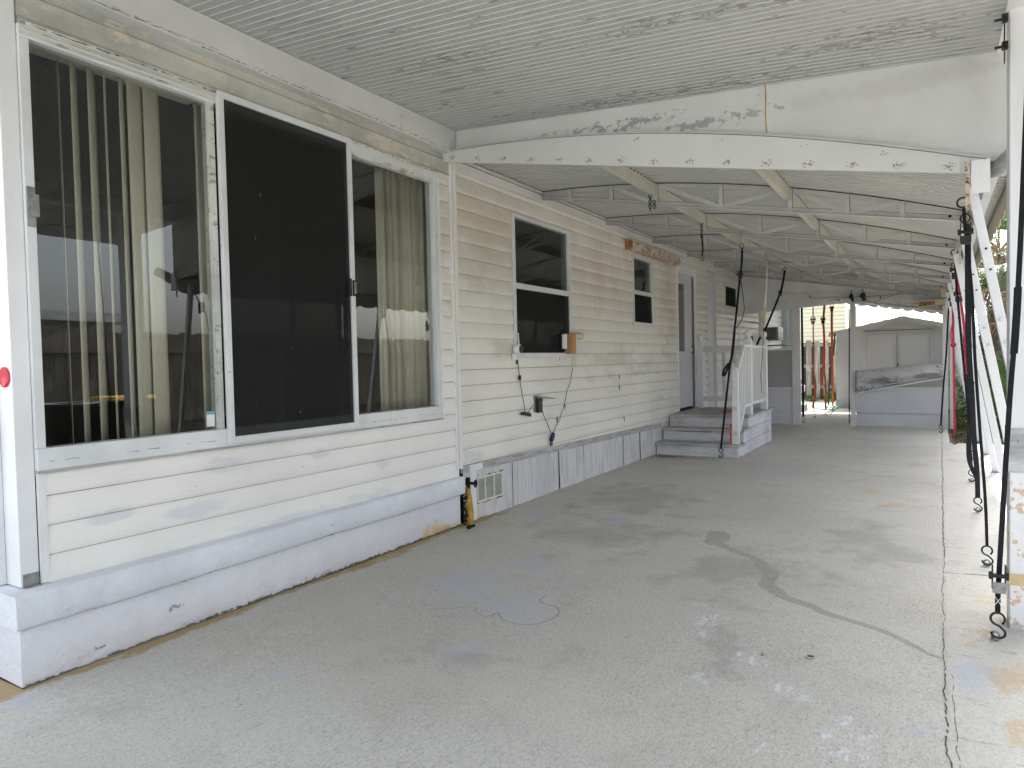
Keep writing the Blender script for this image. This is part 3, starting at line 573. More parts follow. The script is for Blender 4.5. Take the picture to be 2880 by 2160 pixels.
def sash_window(y0, y1, z0, z1, zm, lab, fw=.045, low=None):
    w_ = MB().box(WX-.05,WX+.026,y0,y0+fw,z0+fw,z1-.03).box(WX-.05,WX+.026,y1-fw*.8,y1,z0+fw,z1-.03).box(WX-.05,WX+.026,y0,y1,z1-.03,z1).box(WX-.05,WX+.03,y0,y1,z0,z0+fw).build('sash_window', ALU, home, bevel=.003, label=lab)
    MB().box(WX-.03,WX+.02,y0+fw,y1-fw*.8,zm-.028,zm+.022).build('meeting_rail', ALU, w_, bevel=.002)
    B(WX-.012,WX-.008,y0+fw,y1-fw*.8,zm+.022,z1-.03).build('pane', GLASSD, w_)
    B(WX-.028,WX-.024,y0+fw,y1-fw*.8,z0+fw,zm-.028).build('pane', GLASSD, w_)
    B(WX+.006,WX+.008,y0+fw,y1-fw*.8,z0+fw,zm-.028).build('insect_screen', SCREEN, w_)
    return w_
w2 = sash_window(5.24,6.38,1.30,2.575,1.945,'tall sash window with a small camera on its lower corner')
MB().box(WX-.06,WX-.035,5.3,6.33,1.43,1.47).box(WX-.08,WX-.05,5.3,6.33,1.35,1.42).build('inner_rail', LAMGREY, w2)
w3 = sash_window(8.09,8.81,1.69,2.55,2.105,'narrow sash window under the rusty lintel', .04)
sw = MB().box(WX-.05,WX+.026,12.46,12.52,2.145,2.595).box(WX-.05,WX+.026,13.34,13.39,2.145,2.595).box(WX-.05,WX+.026,12.52,13.34,2.54,2.595).box(WX-.05,WX+.026,12.52,13.34,2.145,2.195).build('small_window', ALU, home, bevel=.003)
B(WX-.02,WX-.016,12.52,13.34,2.195,2.54).build('pane', GLASSD, sw); B(WX+.006,WX+.008,12.52,13.34,2.195,2.54).build('insect_screen', SCREEN, sw)  # screen sheet added over this pane to darken its bright reflection
# lintel of rusted steel
MB().box(WX+.018,WX+.115,7.87,9.70,2.585,2.685).build('lintel', RUST, home, bevel=.004, label='rust-eaten white steel box above the narrow window')
MB().box(WX+.02,WX+.113,7.855,7.868,2.585,2.683).build('lintel_end', RUSTD, home)
# side door
dr = MB().box(WX-.02,WX+.03,9.80,9.84,.50,2.60).box(WX-.02,WX+.03,10.66,10.74,.50,2.60).box(WX-.02,WX+.03,9.84,10.66,2.52,2.60).box(WX+.0,WX+.05,9.76,10.80,2.60,2.64).build('side_door', WHITE_B, home, bevel=.004, label='grey-white side door with a tall glass pane')
MB().box(WX-.045,WX-.012,9.84,9.93,.53,2.52).box(WX-.045,WX-.012,10.27,10.62,.53,2.52).box(WX-.045,WX-.012,9.93,10.27,.53,1.37).box(WX-.045,WX-.012,9.93,10.27,2.37,2.52).build('door_leaf', LAMGREY, dr, bevel=.003)
MB().box(WX-.011,WX-.006,9.88,10.55,.95,.965).box(WX-.011,WX-.006,9.88,10.55,.70,.712).build('door_moulding', SHEDT, dr)
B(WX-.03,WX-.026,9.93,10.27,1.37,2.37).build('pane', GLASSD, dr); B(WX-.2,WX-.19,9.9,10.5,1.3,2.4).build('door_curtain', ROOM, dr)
MB().tube([(WX-.012,10.56,1.35),(WX+.03,10.56,1.35),(WX+.03,10.56,1.45),(WX-.012,10.56,1.45)],.008,8).build('handle', BLACKM, dr)
MB().box(WX+.0,WX+.004,10.63,10.66,.52,2.5).build('weather_strip', CRACK, dr)
MB().box(WX-.03,WX-.005,11.36,11.88,.30,2.70).build('closet_door', LAMGREY, home, bevel=.003)
MB().box(WX-.01,WX+.02,11.33,11.36,.3,2.72).box(WX-.01,WX+.02,11.88,11.91,.3,2.72).build('closet_frame', WHITE, home)
MB().box(WX+.0,WX+.02,13.50,13.54,.3,2.76).build('corner_trim', WHITE, home)
MB().tube([(WX+.035,9.72,2.72),(WX+.035,10.9,2.69),(WX+.035,11.4,2.71),(WX+.035,13.4,2.70)],.014,8).build('conduit', WPLAST, home, smooth=True)
# room behind the glass
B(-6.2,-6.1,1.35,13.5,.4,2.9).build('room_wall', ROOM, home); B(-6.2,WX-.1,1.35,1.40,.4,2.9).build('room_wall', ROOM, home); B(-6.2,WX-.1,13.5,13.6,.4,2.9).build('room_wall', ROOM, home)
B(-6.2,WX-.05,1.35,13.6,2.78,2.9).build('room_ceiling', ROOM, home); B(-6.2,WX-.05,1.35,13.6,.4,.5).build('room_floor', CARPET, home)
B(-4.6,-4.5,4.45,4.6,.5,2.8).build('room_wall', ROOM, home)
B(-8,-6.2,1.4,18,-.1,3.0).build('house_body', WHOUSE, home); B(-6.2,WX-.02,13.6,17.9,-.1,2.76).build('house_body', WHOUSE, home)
B(-8.2,WX-.03,1.2,18.1,2.96,3.1).build('house_roof', WROOF, home)
MB().box(WX-.05,WX-.01,1.33,4.4,2.70,2.96).box(WX-.05,WX-.01,4.4,17.9,2.755,2.96).build('wall_top', WHITE, home)

# vertical blinds
def blind(label, slats, rail):
    t = thing('vertical_blind', (WX-.12, slats[0][0], 2.55), label, 'blind')
    MB().box(WX-.16,WX-.09,rail[0],rail[1],2.645,2.685).build('head_rail', BLIND, t)
    for y, wd, a in slats:
        c, s_ = math.cos(a), math.sin(a); n = 4; top = []; bot = []
        for k in range(n+1):
            u = (k/n-.5)*wd; bow = .004*(1-(2*k/n-1)**2); x = WX-.125-s_*u+c*bow; yy = y+c*u+s_*bow; top.append((x,yy,2.645)); bot.append((x,yy,.93))
        o = MB().grid([bot,top]).build('slat', BLIND, t, smooth=True); sm = o.modifiers.new('s','SOLIDIFY'); sm.thickness = .0012
    return t
blind('loose cream slats hanging behind the left pane', [(1.622,.09,1.20),(1.690,.09,.80),(1.766,.09,.72),(1.826,.09,.97),(1.905,.09,.80),(1.968,.088,.2),(2.05,.088,.1),(2.315,.09,.36)],(1.5,2.27))
blind('bunched cream slats drawn to the right of the right pane', [(3.70+.026*k+random.uniform(-.006,.006),.088,random.choice((random.uniform(-.35,.1),random.uniform(-.2,.2),1.5))) for k in range(20)],(3.3,4.12))
blind('two cream slats left behind the insect screen', [(2.42,.09,.8),(2.80,.09,1.25)],(2.3,3.26))

bg_ = thing('crumpled_bag', (WX-.06,2.45,.95), 'crumpled black and white bag on the sill behind the insect screen', 'bag')
rn = random.Random(9); P = []
for i in range(9):
    a = i/8; P.append([(WX-.075+.028*math.cos(2*PI*j/10)*math.sin(PI*(.12+.85*a))*rn.uniform(.7,1.3), 2.45+.075*math.sin(2*PI*j/10)*math.sin(PI*(.12+.85*a))*rn.uniform(.7,1.3)+.02*a, .95+.17*a+rn.uniform(-.012,.012)) for j in range(10)]); P[-1].append(P[-1][0])
MB().grid(P).build('bag', M('bag_print', (.62,.62,.60), .5, vary=(9,.1), spots=[dict(scale=9, thr=.52, soft=.02, col=(.02,.02,.02))]), bg_)
# ------------------------------------------------------------ porch roof over the near bay
PZ = lambda x: 3.03-.071*(x-WX)
porch = thing('porch_roof', (.36,3.9,0), 'near porch roof with ribbed peeling ceiling and one square column', 'porch roof')
m = MB(); rows = []; y = -.8; pitch = .0508
while y < 4.36:
    for dy, dz in ((0,0),(.0405,0),(.042,-.005),(.0475,-.005),(.049,0)):
        rows.append([(x,y+dy,PZ(x)+dz) for x in (WX,-2.4,-1.6,-.8,0,.5,1.1)])
    y += pitch
m.grid(rows).build('ceiling', CEIL, porch)
MB().slab([(-3.3,-.85,PZ(-3.3)+.09),(1.12,-.85,PZ(1.12)+.09),(1.12,4.42,PZ(1.12)+.09),(-3.3,4.42,PZ(-3.3)+.09)],[(-3.3,-.85,PZ(-3.3)+.03),(1.12,-.85,PZ(1.12)+.03),(1.12,4.42,PZ(1.12)+.03),(-3.3,4.42,PZ(-3.3)+.03)]).build('roof_deck', WROOF, porch)
MB().slab([(WX-.01,-.8,2.862),(-3.098,-.8,2.858),(-3.09,-.8,3.02),(WX-.01,-.8,3.03)],[(WX-.01,4.33,2.850),(-3.098,4.33,2.846),(-3.09,4.33,3.02),(WX-.01,4.33,3.03)]).build('wall_beam', WHITE, porch)
MB().box(-3.1,-3.085,3.70,3.715,2.855,3.02).build('beam_joint', FRAME_OLD, porch)
MB().box(.28,.445,-.8,4.36,2.775,2.80).build('edge_beam', WHITE_B, porch); MB().box(.30,.43,-.8,4.36,2.55,2.776).build('edge_beam', WHITE_B, porch) if False else None
MB().box(1.10,1.13,-.85,4.42,2.62,2.84).build('edge_fascia', WHITE, porch)
# curved-bottom fascia between porch and awning
def chord(x): return 2.784-.1846*(x+3.15)
def arch(x):
    t = min(1,max(0,(x+3.15)/3.36)); return chord(x)+.068+.135*4*t*(1-t)
hx = np.linspace(WX,.335,40)
top = [(x,4.345,PZ(x)+.01) for x in hx]; bot = [(x,4.345,arch(x)+.012) for x in hx]
m = MB(); m.grid([bot,top]); m.grid([[(x,4.38,z) for x,_,z in bot],[(x,4.38,z) for x,_,z in top]]); m.grid([bot,[(x,4.38,z) for x,_,z in bot]])
m.build('fascia_board', FASCIA, porch)
MB().tube([(-.845,4.341,2.87),(-.843,4.340,2.78),(-.846,4.341,2.70),(-.84,4.340,2.585)],.003,5).build('rust_drip', RUSTO, porch)
def jagline(X, y0, y1, zf, h, name, mat, par, seed, gap=.15, step=.02, slope=0):
    rn = random.Random(seed); m = MB(); y = y0; z = 0
    while y < y1:
        z = .8*z+rn.uniform(-.002,.002); hh = h*rn.uniform(.3,1.5)
        Xa = X+slope*(y-y0); Xb = X+slope*(y+step-y0)
        if rn.random() > gap: m.add([(Xa,y,zf+z-hh/2),(Xb,y+step,zf+z-hh/2+rn.uniform(-.001,.001)),(Xb,y+step,zf+z+hh/2),(Xa,y,zf+z+hh/2)], [(0,1,2,3)])
        y += step
    return m.build(name, mat, par)
jagline(-3.0965,.9,4.3,2.862,.004,'peel_line',GRIME_CREASE,porch,3); jagline(-3.096,1.2,4.3,2.872,.002,'peel_line',GRIME_CREASE,porch,5,.5); jagline(WX+.0345,1.41,2.31,2.681,.005,'grime_crease_line',GRIME_CREASE,home,7,.1); jagline(WX+.0325,3.26,4.16,2.681,.004,'grime_crease_line',GRIME_CREASE,home,8,.2); jagline(WX+.0335,1.41,4.15,.893,.0018,'paint_crack',GRIME_CREASE,home,9,.5); jagline(WX+.0335,1.45,4.15,.850,.003,'grime_crease_line',GRIME_CREASE,home,10,.3)
jagline(-3.1015,1.31,4.35,.010,.012,'foot_dirt',GRIME_CREASE,home,14,.12,.018,-.0147); jagline(-3.068,1.30,4.35,.2515,.006,'ledge_underline',GRIME_CREASE,home,15,.35,.02,-.0163)
# square column
col = MB().box(.292,.442,3.84,3.99,-.01,2.79).build('column', COLM, porch, bevel=.004)
m = MB(); rn = random.Random(4); P = []
for i in range(12):
    z = .715+.018*i; o = .004+.004*rn.random(); P.append([(.292-o,3.84-o,z+rn.uniform(-.004,.004)),(.37,3.84-o-.003*rn.random(),z),(.442+o,3.84-o,z),(.442+o,3.99+o,z),(.292-o,3.99+o,z),(.292-o,3.84-o,z)])
m.grid(P).build('foil_wrap', GALV, col)
MB().box(.286,.448,3.834,3.996,.20,.250).build('gold_band', OCHRE, col, label='ochre band of peeled paint')
m = MB()
for z in (2.60,2.72): m.box(.262,.285,3.80,3.83,z,z+.03).box(.235,.262,3.812,3.82,z+.008,z+.018)
m.box(.270,.274,3.80,3.83,2.54,2.74).build('strap_slot', BLACKM, col)

# ------------------------------------------------------------ curved awning
YT = [4.30+1.494*k for k in range(10)]
awn = thing('carport_awning', (.2,4.3,0), 'long white awning of curved roof sheets on trusses and leaning posts', 'carport')
m = MB(); rows = []; y = 4.385; pit = .0745
xs = np.linspace(WX+.01,.345,22); xk = np.linspace(WX-.03,.375,22)
while y < 18.02:
    for dy, dz in ((0,0),(.03,0),(.034,.016),(.064,.016),(.0685,0)):
        rows.append([(x,y+dy,arch(x)+.004+dz) for x in xs])
    y += pit
m.grid(rows).build('roof_sheet', ROOFP, awn)
MB().grid([[(x,yy,arch(x)+.03) for x in xk] for yy in (4.385,18.05)]).build('roof_skin', WROOF, awn)
MB().box(WX+.036,WX+.040,4.40,17.9,2.848,2.856).build('pan_gap_strip', DASH, awn); MB().box(WX+.0355,WX+.0385,4.40,17.9,2.822,2.828).build('rail_shadow_gap', GRIME_CREASE, awn)
# wall rail with gutter lip
MB().box(WX+.015,WX+.035,4.40,17.9,2.75,2.855).box(WX+.035,WX+.055,4.40,17.9,2.838,2.846).build('wall_rail', SHEDT, awn)
# header plate over the near end
hx2 = np.linspace(-3.19,.235,40)
m = MB(); tp = [(x,4.27,arch(x)+.003) for x in hx2]; bt = [(x,4.27,chord(x)+.012*(x>.0)*0) for x in hx2]
m.grid([bt,tp]); m.grid([[(x,4.29,z) for x,_,z in bt],bt]); m.grid([tp,[(x,4.29,z) for x,_,z in tp]]); m.grid([[(x,4.29,z) for x,_,z in bt],[(x,4.29,z) for x,_,z in tp]])
HDR = M('header_plate_paint', (.62,.63,.62), .5, vary=(1.2,.05), spots=[dict(scale=75, thr=.82, soft=.06, col=(.20,.18,.14), k=1.2, bl=[((x,4.27,chord(x)+.033),(.035,.5,.020)) for x in np.arange(-3.08,.1,.225)]), dict(scale=70, thr=1.0, soft=.06, col=(.25,.23,.2), k=1.3, amt=.8, bl=[((x,4.27,arch(x)-.03),(.03,.5,.015)) for x in (-2.2,-1.62,-1.1,-.62,-.22)])])
hp = m.build('header_plate', HDR, awn)
MB().grid([[(x,4.262,arch(x)+.006) for x in hx2],[(x,4.262,arch(x)+.016) for x in hx2],[(x,4.34,arch(x)+.016) for x in hx2]]).build('drip_edge', TRUSS, awn)
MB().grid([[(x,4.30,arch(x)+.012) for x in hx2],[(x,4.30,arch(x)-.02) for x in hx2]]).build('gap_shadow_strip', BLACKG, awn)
MB().box(.165,.245,4.255,4.268,chord(.2)-.10,arch(.2)-.005).build('end_plate', WHITE_B, hp); MB().box(.140,.158,4.248,4.2535,1.995,2.24).build('strap_plate', RUST, hp, label='rusty vertical strap on the header end')
# trusses
def truss(y, n):
    m = MB()
    xs = np.linspace(-3.15,.2,24)
    for a, b in zip(xs, xs[1:]):
        za, zb = chord(a), chord(b)
        m.bar((a,y-.012,za+.003),(b,y-.012,zb+.003),.050,.005); m.bar((a,y-.010,za+.022),(b,y-.010,zb+.022),.003,.034)
        m.bar((a,y-.010,arch(a)-.018),(b,y-.010,arch(b)-.018),.003,.030); m.bar((a,y,arch(a)-.002),(b,y,arch(b)-.002),.03,.004)
    T = m.build('truss', TRUSS, awn)
    for nm, h, th in (('joint_gap',lambda v: arch(v)+.0022,.006),('crease_line',lambda v: chord(v)+.0085,.0045),('crease_line',lambda v: chord(v)+.0405,.0025)):  # dark strips painted along the chord creases to add shade contrast
        g = MB()
        for a, b in zip(xs, xs[1:]): g.bar((a,y-.0135,h(a)),(b,y-.0135,h(b)),.004,th)
        g.build(nm, BLACKG if nm == 'joint_gap' else GRIME_CREASE, T)
    q = [-2.845,-2.44,-2.03,-1.48,-.95,-.55,-.19]
    for x in q:
        MB().bar((x,y-.020,chord(x)+.008),(x,y-.020,arch(x)-.004),.030,.008,(0,1,0)).build('web_member', WEBM, T)
        MB().box(x+.0152,x+.0185,y-.018,y-.012,chord(x)+.03,arch(x)-.01).build('web_edge', GRIME_CREASE, T)  # dark outline drawn down one side of the web for contrast
    for a, b in (((-2.44),(-2.05)),((-2.01),(-1.50)),((-.97),(-1.46)),((-.93),(-.57)),((-.21),(-.53))):
        MB().bar((a,y-.0145,arch(a)-.014),(b,y-.0145,chord(b)+.022),.028,.004,(0,1,0)).build('web_member', WEBM, T)
    MB().box(.165,.215,y-.03,y+.02,chord(.19)-.01,chord(.19)+.075).build('end_bracket', RUST if n in (1,3) else TRUSS, T)
    MB().lathe((.10,y-.0215,chord(.1)+.03),[(.010,0),(.010,-.01)],8,'y').build('bolt', BLACKG, T)
    MB().box(.195,.205,y-.036,y-.031,chord(.2)-.13,chord(.2)+.05).build('perforated_strap', RUST, T)
for i, y in enumerate(YT[1:], 1): truss(y, i)
# purlins hanging under the sheets
for x in (-2.03,-.95):
    z = arch(x)+.003
    for a, b in zip(YT, YT[1:]):
        m = MB().box(x-.002,x+.002,a+.04,b-.03,z-.10,z).box(x-.034,x+.002,a+.04,b-.03,z-.104,z-.10).build('purlin', PURLIN, awn)
        MB().box(x+.0022,x+.006,a+.05,b-.04,z-.010,z-.001).build('pan_gap_strip', DASH, awn)
# eave: channel, valance
YE0, YE1 = 4.40, 18.02
MB().box(.245,.29,YE0,YE1,2.165,2.21).box(.262,.266,YE0,YE1,2.21,2.262).build('eave_channel', LAMGREY, awn)
m = MB(); y = YE0; 
while y < YE1: m.box(.268,.345,y,y+.034,2.213,2.238); y += pit
tag(m.build('pan_end', SHEDT, awn), kind='stuff')
def scallop(pts_fn, n, top_fn, amp, name, mat, pitch=.3, length=1.0, thick=(0,0,0)):
    m = MB(); t = []; b = []
    for k in range(n+1):
        s = length*k/n; ph = (s/pitch) % 1.0; dz = -amp*(math.sin(PI*ph)**.45)
        p = pts_fn(s); t.append((p[0],p[1],top_fn(s))); b.append((p[0],p[1],p[2]+dz))
    m.grid([b,t]); o = m.build(name, mat, awn); sm = o.modifiers.new('s','SOLIDIFY'); sm.thickness = .003; return o
scallop(lambda s: (.362,YE0+s,2.10), 820, lambda s: 2.262, .04, 'side_valance', TANV, .3, YE1-YE0)
scallop(lambda s: (-3.15+s,18.08,2.784-.1846*s-.02), 230, lambda s: arch(-3.15+s)+.03, .05, 'end_valance', WHITE_B, .23, 3.45)
MB().tube([(.21,4.40,2.185),(.30,4.30,2.19),(.40,4.2,2.28)],[.03,.05,.05],8).build('foil_flashing', GALV, awn, smooth=True)
# leaning posts
for i, y in enumerate(YT[:8]):
    yy = y+(.13 if i == 0 else .02)
    P_ = MB().bar((.175,yy,2.13),(.555,yy,-.02),.045,.045 if i == 0 else .056,(1,0,.18)).build('leaning_post', POSTM, awn, bevel=.003)
    for bx, bz in ((.235,1.80),(.254,1.69)): MB().lathe((bx,yy-.025,bz),[(.006,0),(.006,-.004)],8,'y').build('bolt_hole', BLACKG, P_)
    for bx, bz in ((.30,1.43),(.322,1.31)): MB().lathe((bx,yy-.024,bz),[(.012,0),(.012,-.004),(.005,-.006)],10,'y').build('bolt', WHITE, P_)
    MB().box(.50,.61,yy-.06,yy+.06,-.012,.011).build('base_plate', STEEL, P_)

# ------------------------------------------------------------ end wall of the carport
EY = 13.55
ew = thing('end_wall', (-1.2,EY,0), 'grey screened end wall with an open doorway at the far end', 'end wall')
def hl(x):
    return np.interp(x, [-3.18,-2.077,-1.2,.3],[2.062,2.137,2.191,2.065])
hxs = [-3.175,-2.8,-2.4,-2.077,-1.6,-1.2,-.8,-.4,0,.26]
MB().slab([(x,EY-.02,hl(x)+.075) for x in hxs]+[(x,EY-.02,hl(x)) for x in hxs[::-1]],[(x,EY+.05,hl(x)+.075) for x in hxs]+[(x,EY+.05,hl(x)) for x in hxs[::-1]]).build('header_beam', SHEDT, ew)
MB().slab([(x,EY,arch(x)-.0) for x in hxs]+[(x,EY,hl(x)+.075) for x in hxs[::-1]],[(x,EY+.02,arch(x)-.0) for x in hxs]+[(x,EY+.02,hl(x)+.075) for x in hxs[::-1]]).build('gable_panel', SHEDT, ew)
MB().bar((-3.17,EY-.012,2.69),(-2.35,EY-.012,2.40),.02,.03).bar((-2.35,EY-.012,2.40),(-1.0,EY-.012,2.30),.02,.03).bar((-1.0,EY-.012,2.30),(.25,EY-.012,2.235),.02,.03).bar((-2.75,EY-.01,2.30),(-1.4,EY-.01,2.285),.01,.006).build('rafter_strip', SHEDT, ew)
MB().box(-1.79,-1.22,EY-.045,EY-.022,2.205,2.275).build('patch_board', SHEDT, ew); MB().box(-2.52,-2.3,EY-.03,EY-.002,2.21,2.28).build('patch_board', LAMGREY, ew)
for a, b, t in ((-2.80,-2.74,2.08),(-2.212,-2.078,2.13),(-1.253,-1.178,2.185),(.125,.205,2.10),(.225,.29,2.12)):
    MB().box(a,b,EY-.035,EY+.035,0,t).build('post', SHEDT, ew, bevel=.003)
MB().box(-2.225,-2.212,EY-.02,EY+.02,.0,2.1).box(-1.178,-1.165,EY-.02,EY+.02,.67,2.1).build('post_lip', LAMGREY, ew)
for a, b in ((-3.17,-2.225),(-1.165,.125)):
    MB().box(a,b,EY-.012,EY+.012,.02,.232).box(a,b,EY-.014,EY+.012,.244,.66).build('kick_panel', LAMGREY, ew)
    MB().box(a,b,EY-.03,EY+.03,.66,.695).build('mid_rail', SHEDT, ew)
MB().box(-3.17,-2.225,EY+.013,EY+.02,.02,.66).box(-1.165,.125,EY+.013,EY+.02,.02,.66).build('panel_back', LAMGREY, ew)
MB().box(-2.74,-2.225,EY-.008,EY+.008,.695,1.375).build('vinyl_panel', VINYLW, ew); MB().box(-2.74,-2.225,EY-.02,EY+.02,1.375,1.40).build('window_rail', SHEDT, ew)
MB().box(-3.17,-2.80,EY-.008,EY+.008,.695,1.25).build('vinyl_panel', VINYLW, ew)
# loose panel hanging across the right opening
P = []; n = 26
for i in range(n+1):
    t = i/n; x = -1.17+1.30*t; zt = .985+.115*t; zb = .60+.27*t; row = []
    for j in range(11):
        s = j/10; z = zb+(zt-zb)*s; bulge = .045*math.sin(PI*s)*(1-.5*abs(2*t-1))+.008*math.sin(9*t+5*s)+random.uniform(-.003,.003); row.append((x+.02*s*(1-t)*0,EY-.07-bulge,z))
    P.append(row)
lp = thing('bent_awning_panel', (-.5,EY-.06,.6), 'bent scuffed aluminium panel hanging askew in the far right opening', 'panel')
o = MB().grid(P).build('bent_sheet', BENTM, lp, smooth=True); sm = o.modifiers.new('s','SOLIDIFY'); sm.thickness = .003
MB().bar((-1.13,EY-.09,.60),(.16,EY-.09,.85),.012,.02).bar((-1.1,EY-.075,.66),(.14,EY-.075,.90),.008,.012).build('edge_strip', ALU, lp)
o = MB().grid([[(-1.15+1.28*t,EY-.055,.68+.02*t+.11*(k/3)*t) for k in range(4)] for t in np.linspace(0,1,12)]).build('torn_screen', VINYLW, lp)

# ------------------------------------------------------------ wooden steps
stp = thing('wooden_steps', (-2.6,9.8,0), 'grey-white wooden steps with railings up to the side door', 'steps')
WOODP = M('deck_paint', (.58,.59,.63), .7, vary=(2.2,.08), bump=(40,.002), spots=[dict(scale=9, thr=.60, soft=.06, col=(.33,.32,.31), stretch=(.35,1,2.5), amt=.7), dict(scale=34, thr=.7, soft=.03, col=(.2,.18,.16), amt=.5)])
TREADM = M('worn_tread', (.46,.455,.44), .8, vary=(3,.14), bump=(40,.002), spots=[dict(scale=8, thr=.56, soft=.08, col=(.26,.25,.23), stretch=(.35,2,1), amt=.7)])
SX0, SX1 = WX+.03, -2.085
for i, (y0, z1) in enumerate(((8.82,.165),(9.10,.330),(9.38,.492))):
    z0 = z1-.165
    MB().box(SX0,SX1,y0,y0+.02,z0+.004,z1-.036).build('riser', WOODP, stp)
    ye = y0+.30 if i < 2 else 9.52
    MB().box(SX0-.02,SX1+.018,y0-.022,ye-.01,z1-.032,z1).build('tread', TREADM, stp, bevel=.004)
y = 9.53
while y < 10.85:
    MB().box(SX0-.02,SX1+.018,y,y+.133,.462,.492).build('deck_board', TREADM, stp, bevel=.003); y += .14
for z0, z1, y0 in ((.004,.158,8.84),(.165,.322,9.12),(.328,.460,9.40)):
    MB().box(SX1-.02,SX1,y0,10.88,z0,z1).build('side_board', WOODP, stp, bevel=.002)
    MB().box(SX0,SX1-.02,10.86,10.88,z0,z1).build('side_board', WOODP, stp)
MB().box(SX1-.021,SX1+.001,8.845,8.98,.003,.02).build('bare_wood', WOODN, stp)
MB().box(SX0+.2,SX1-.4,9.082,9.086,.288,.296).build('riser_gap', CRACK, stp)
def newel(x, y, z0, z1, ball=True):
    p = MB().box(x-.045,x+.045,y-.045,y+.045,z0,z1).build('newel_post', WHITE_B, stp, bevel=.004)
    if ball: MB().lathe((x,y,z1),[(.048,0),(.048,.014),(.028,.024),(.024,.036),(.032,.042),(.042,.056),(.048,.078),(.045,.10),(.034,.122),(.015,.136),(.0,.139)],16).build('finial', WHITE_B, p, smooth=True)
newel(-2.13,9.62,.492,1.50); newel(-2.13,10.62,.492,1.50); newel(-3.10,10.75,.492,1.50)
n1 = MB().slab([(-2.185,8.90,.165),(-2.095,8.90,.165),(-2.095,8.96,.165),(-2.185,8.96,.165)],[(-2.17,8.90,1.16),(-2.10,8.90,1.10),(-2.10,8.96,1.14),(-2.17,8.96,1.20)]).build('newel_post', WHITE_B, stp, bevel=.004, label='short ball-less newel post at the foot of the steps')
MB().lathe((-2.14,8.897,.62),[(.03,0),(.03,-.004),(.024,-.006)],14,'y').lathe((-2.14,8.897,.30),[(.03,0),(.03,-.004),(.024,-.006)],14,'y').build('bolt_plug', WHITE, n1)
MB().bar((-2.10,8.91,1.13),(-2.10,9.22,1.41),.035,.04).bar((-2.10,9.22,1.41),(-2.10,9.6,1.41),.035,.035).bar((-2.13,9.66,1.405),(-2.13,10.58,1.405),.06,.035).build('handrail', WHITE_B, stp)
MB().bar((-2.10,8.95,.33),(-2.10,9.24,.625),.03,.03).bar((-2.10,9.24,.63),(-2.10,9.58,.63),.03,.035).bar((-2.13,9.66,.635),(-2.13,10.58,.635),.035,.04).build('bottom_rail', WHITE_B, stp)
for k in range(3): y = 9.02+.085*k; MB().box(-2.115,-2.093,y,y+.022,.40+.085*k,1.20+.075*k).build('baluster', WHITE_B, stp)
for y in (9.27,9.36,9.45,9.53): MB().box(-2.115,-2.093,y,y+.022,.645,1.395).build('baluster', WHITE_B, stp)
for k in range(7): y = 9.72+.122*k; MB().box(-2.142,-2.118,y,y+.024,.65,1.39).build('baluster', WHITE_B, stp)
MB().box(-3.055,-2.175,10.72,10.78,1.36,1.44).build('handrail', SHEDT, stp); MB().box(-3.055,-2.175,10.72,10.78,.60,.67).build('bottom_rail', SHEDT, stp)
for x in (-2.90,-2.77,-2.62,-2.47,-2.32): MB().box(x,x+.052,10.735,10.765,.67,1.36).build('baluster', SHEDT, stp)
B(-2.6,-2.2,9.9,10.3,.4925,.4965).build('orange_paint_mark', ORST, stp)
MB().box(-2.215,-2.19,8.93,8.96,.17,.42).build('orange_paint_mark', ORST, stp)

# ------------------------------------------------------------ straps, hooks, anchors
def rib_mesh(pts, wd, ang=0.0, th=.0022, twist=0.0):
    pts = smoothpath([tuple(p) for p in pts], 4) if len(pts) > 2 else pts
    m = MB(); L_ = len(pts); a_ = []; b_ = []; c_ = []; d_ = []
    for i, p in enumerate(pts):
        a = ang+twist*i/L_; v = Vector((math.cos(a),math.sin(a),0))*wd/2; n = Vector((-math.sin(a),math.cos(a),0))*th; p = Vector(p)
        a_.append(p-v); b_.append(p+v); c_.append(p+v+n); d_.append(p-v+n)
    m.grid([a_,b_,c_,d_,a_]); return m
def s_hook(z_top, r=.027, rt=.0055):
    """S hook hanging from z=0 down, in the XZ plane"""
    pts = []
    for k in range(15): a = math.radians(250-k*300/14*1.0); pts.append((r*.95*math.cos(a),0,-r+r*math.sin(a)))
    pts = [(x*1.0,0,z) for x,_,z in pts][::-1]
    pts += [(.004,0,-2.1*r),(.018,0,-2.6*r)]
    for k in range(10): a = math.radians(20-k*22); pts.append((.002+r*.95*math.cos(a),0,-3.25*r+r*.9*math.sin(a)))
    return pts
proto_anchor = thing('eye_anchor', (.228,3.65,0), 'steel eye anchor in the floor under the nearest black strap', 'anchor', 'eye anchors set into the concrete floor')
MB().ring((.228,3.65,.022),.014,.0045,(.3,1,0)).build('eye', STEEL, proto_anchor, smooth=True)
MB().lathe((.228,3.65,.005),[(.018,0),(.018,.006),(.008,.009),(.006,.014)],12).build('bolt_base', STEEL, proto_anchor)
def anchor(x, y, lab):
    c = copy_tree(proto_anchor, (x,y,0)); c['label'] = lab; return c
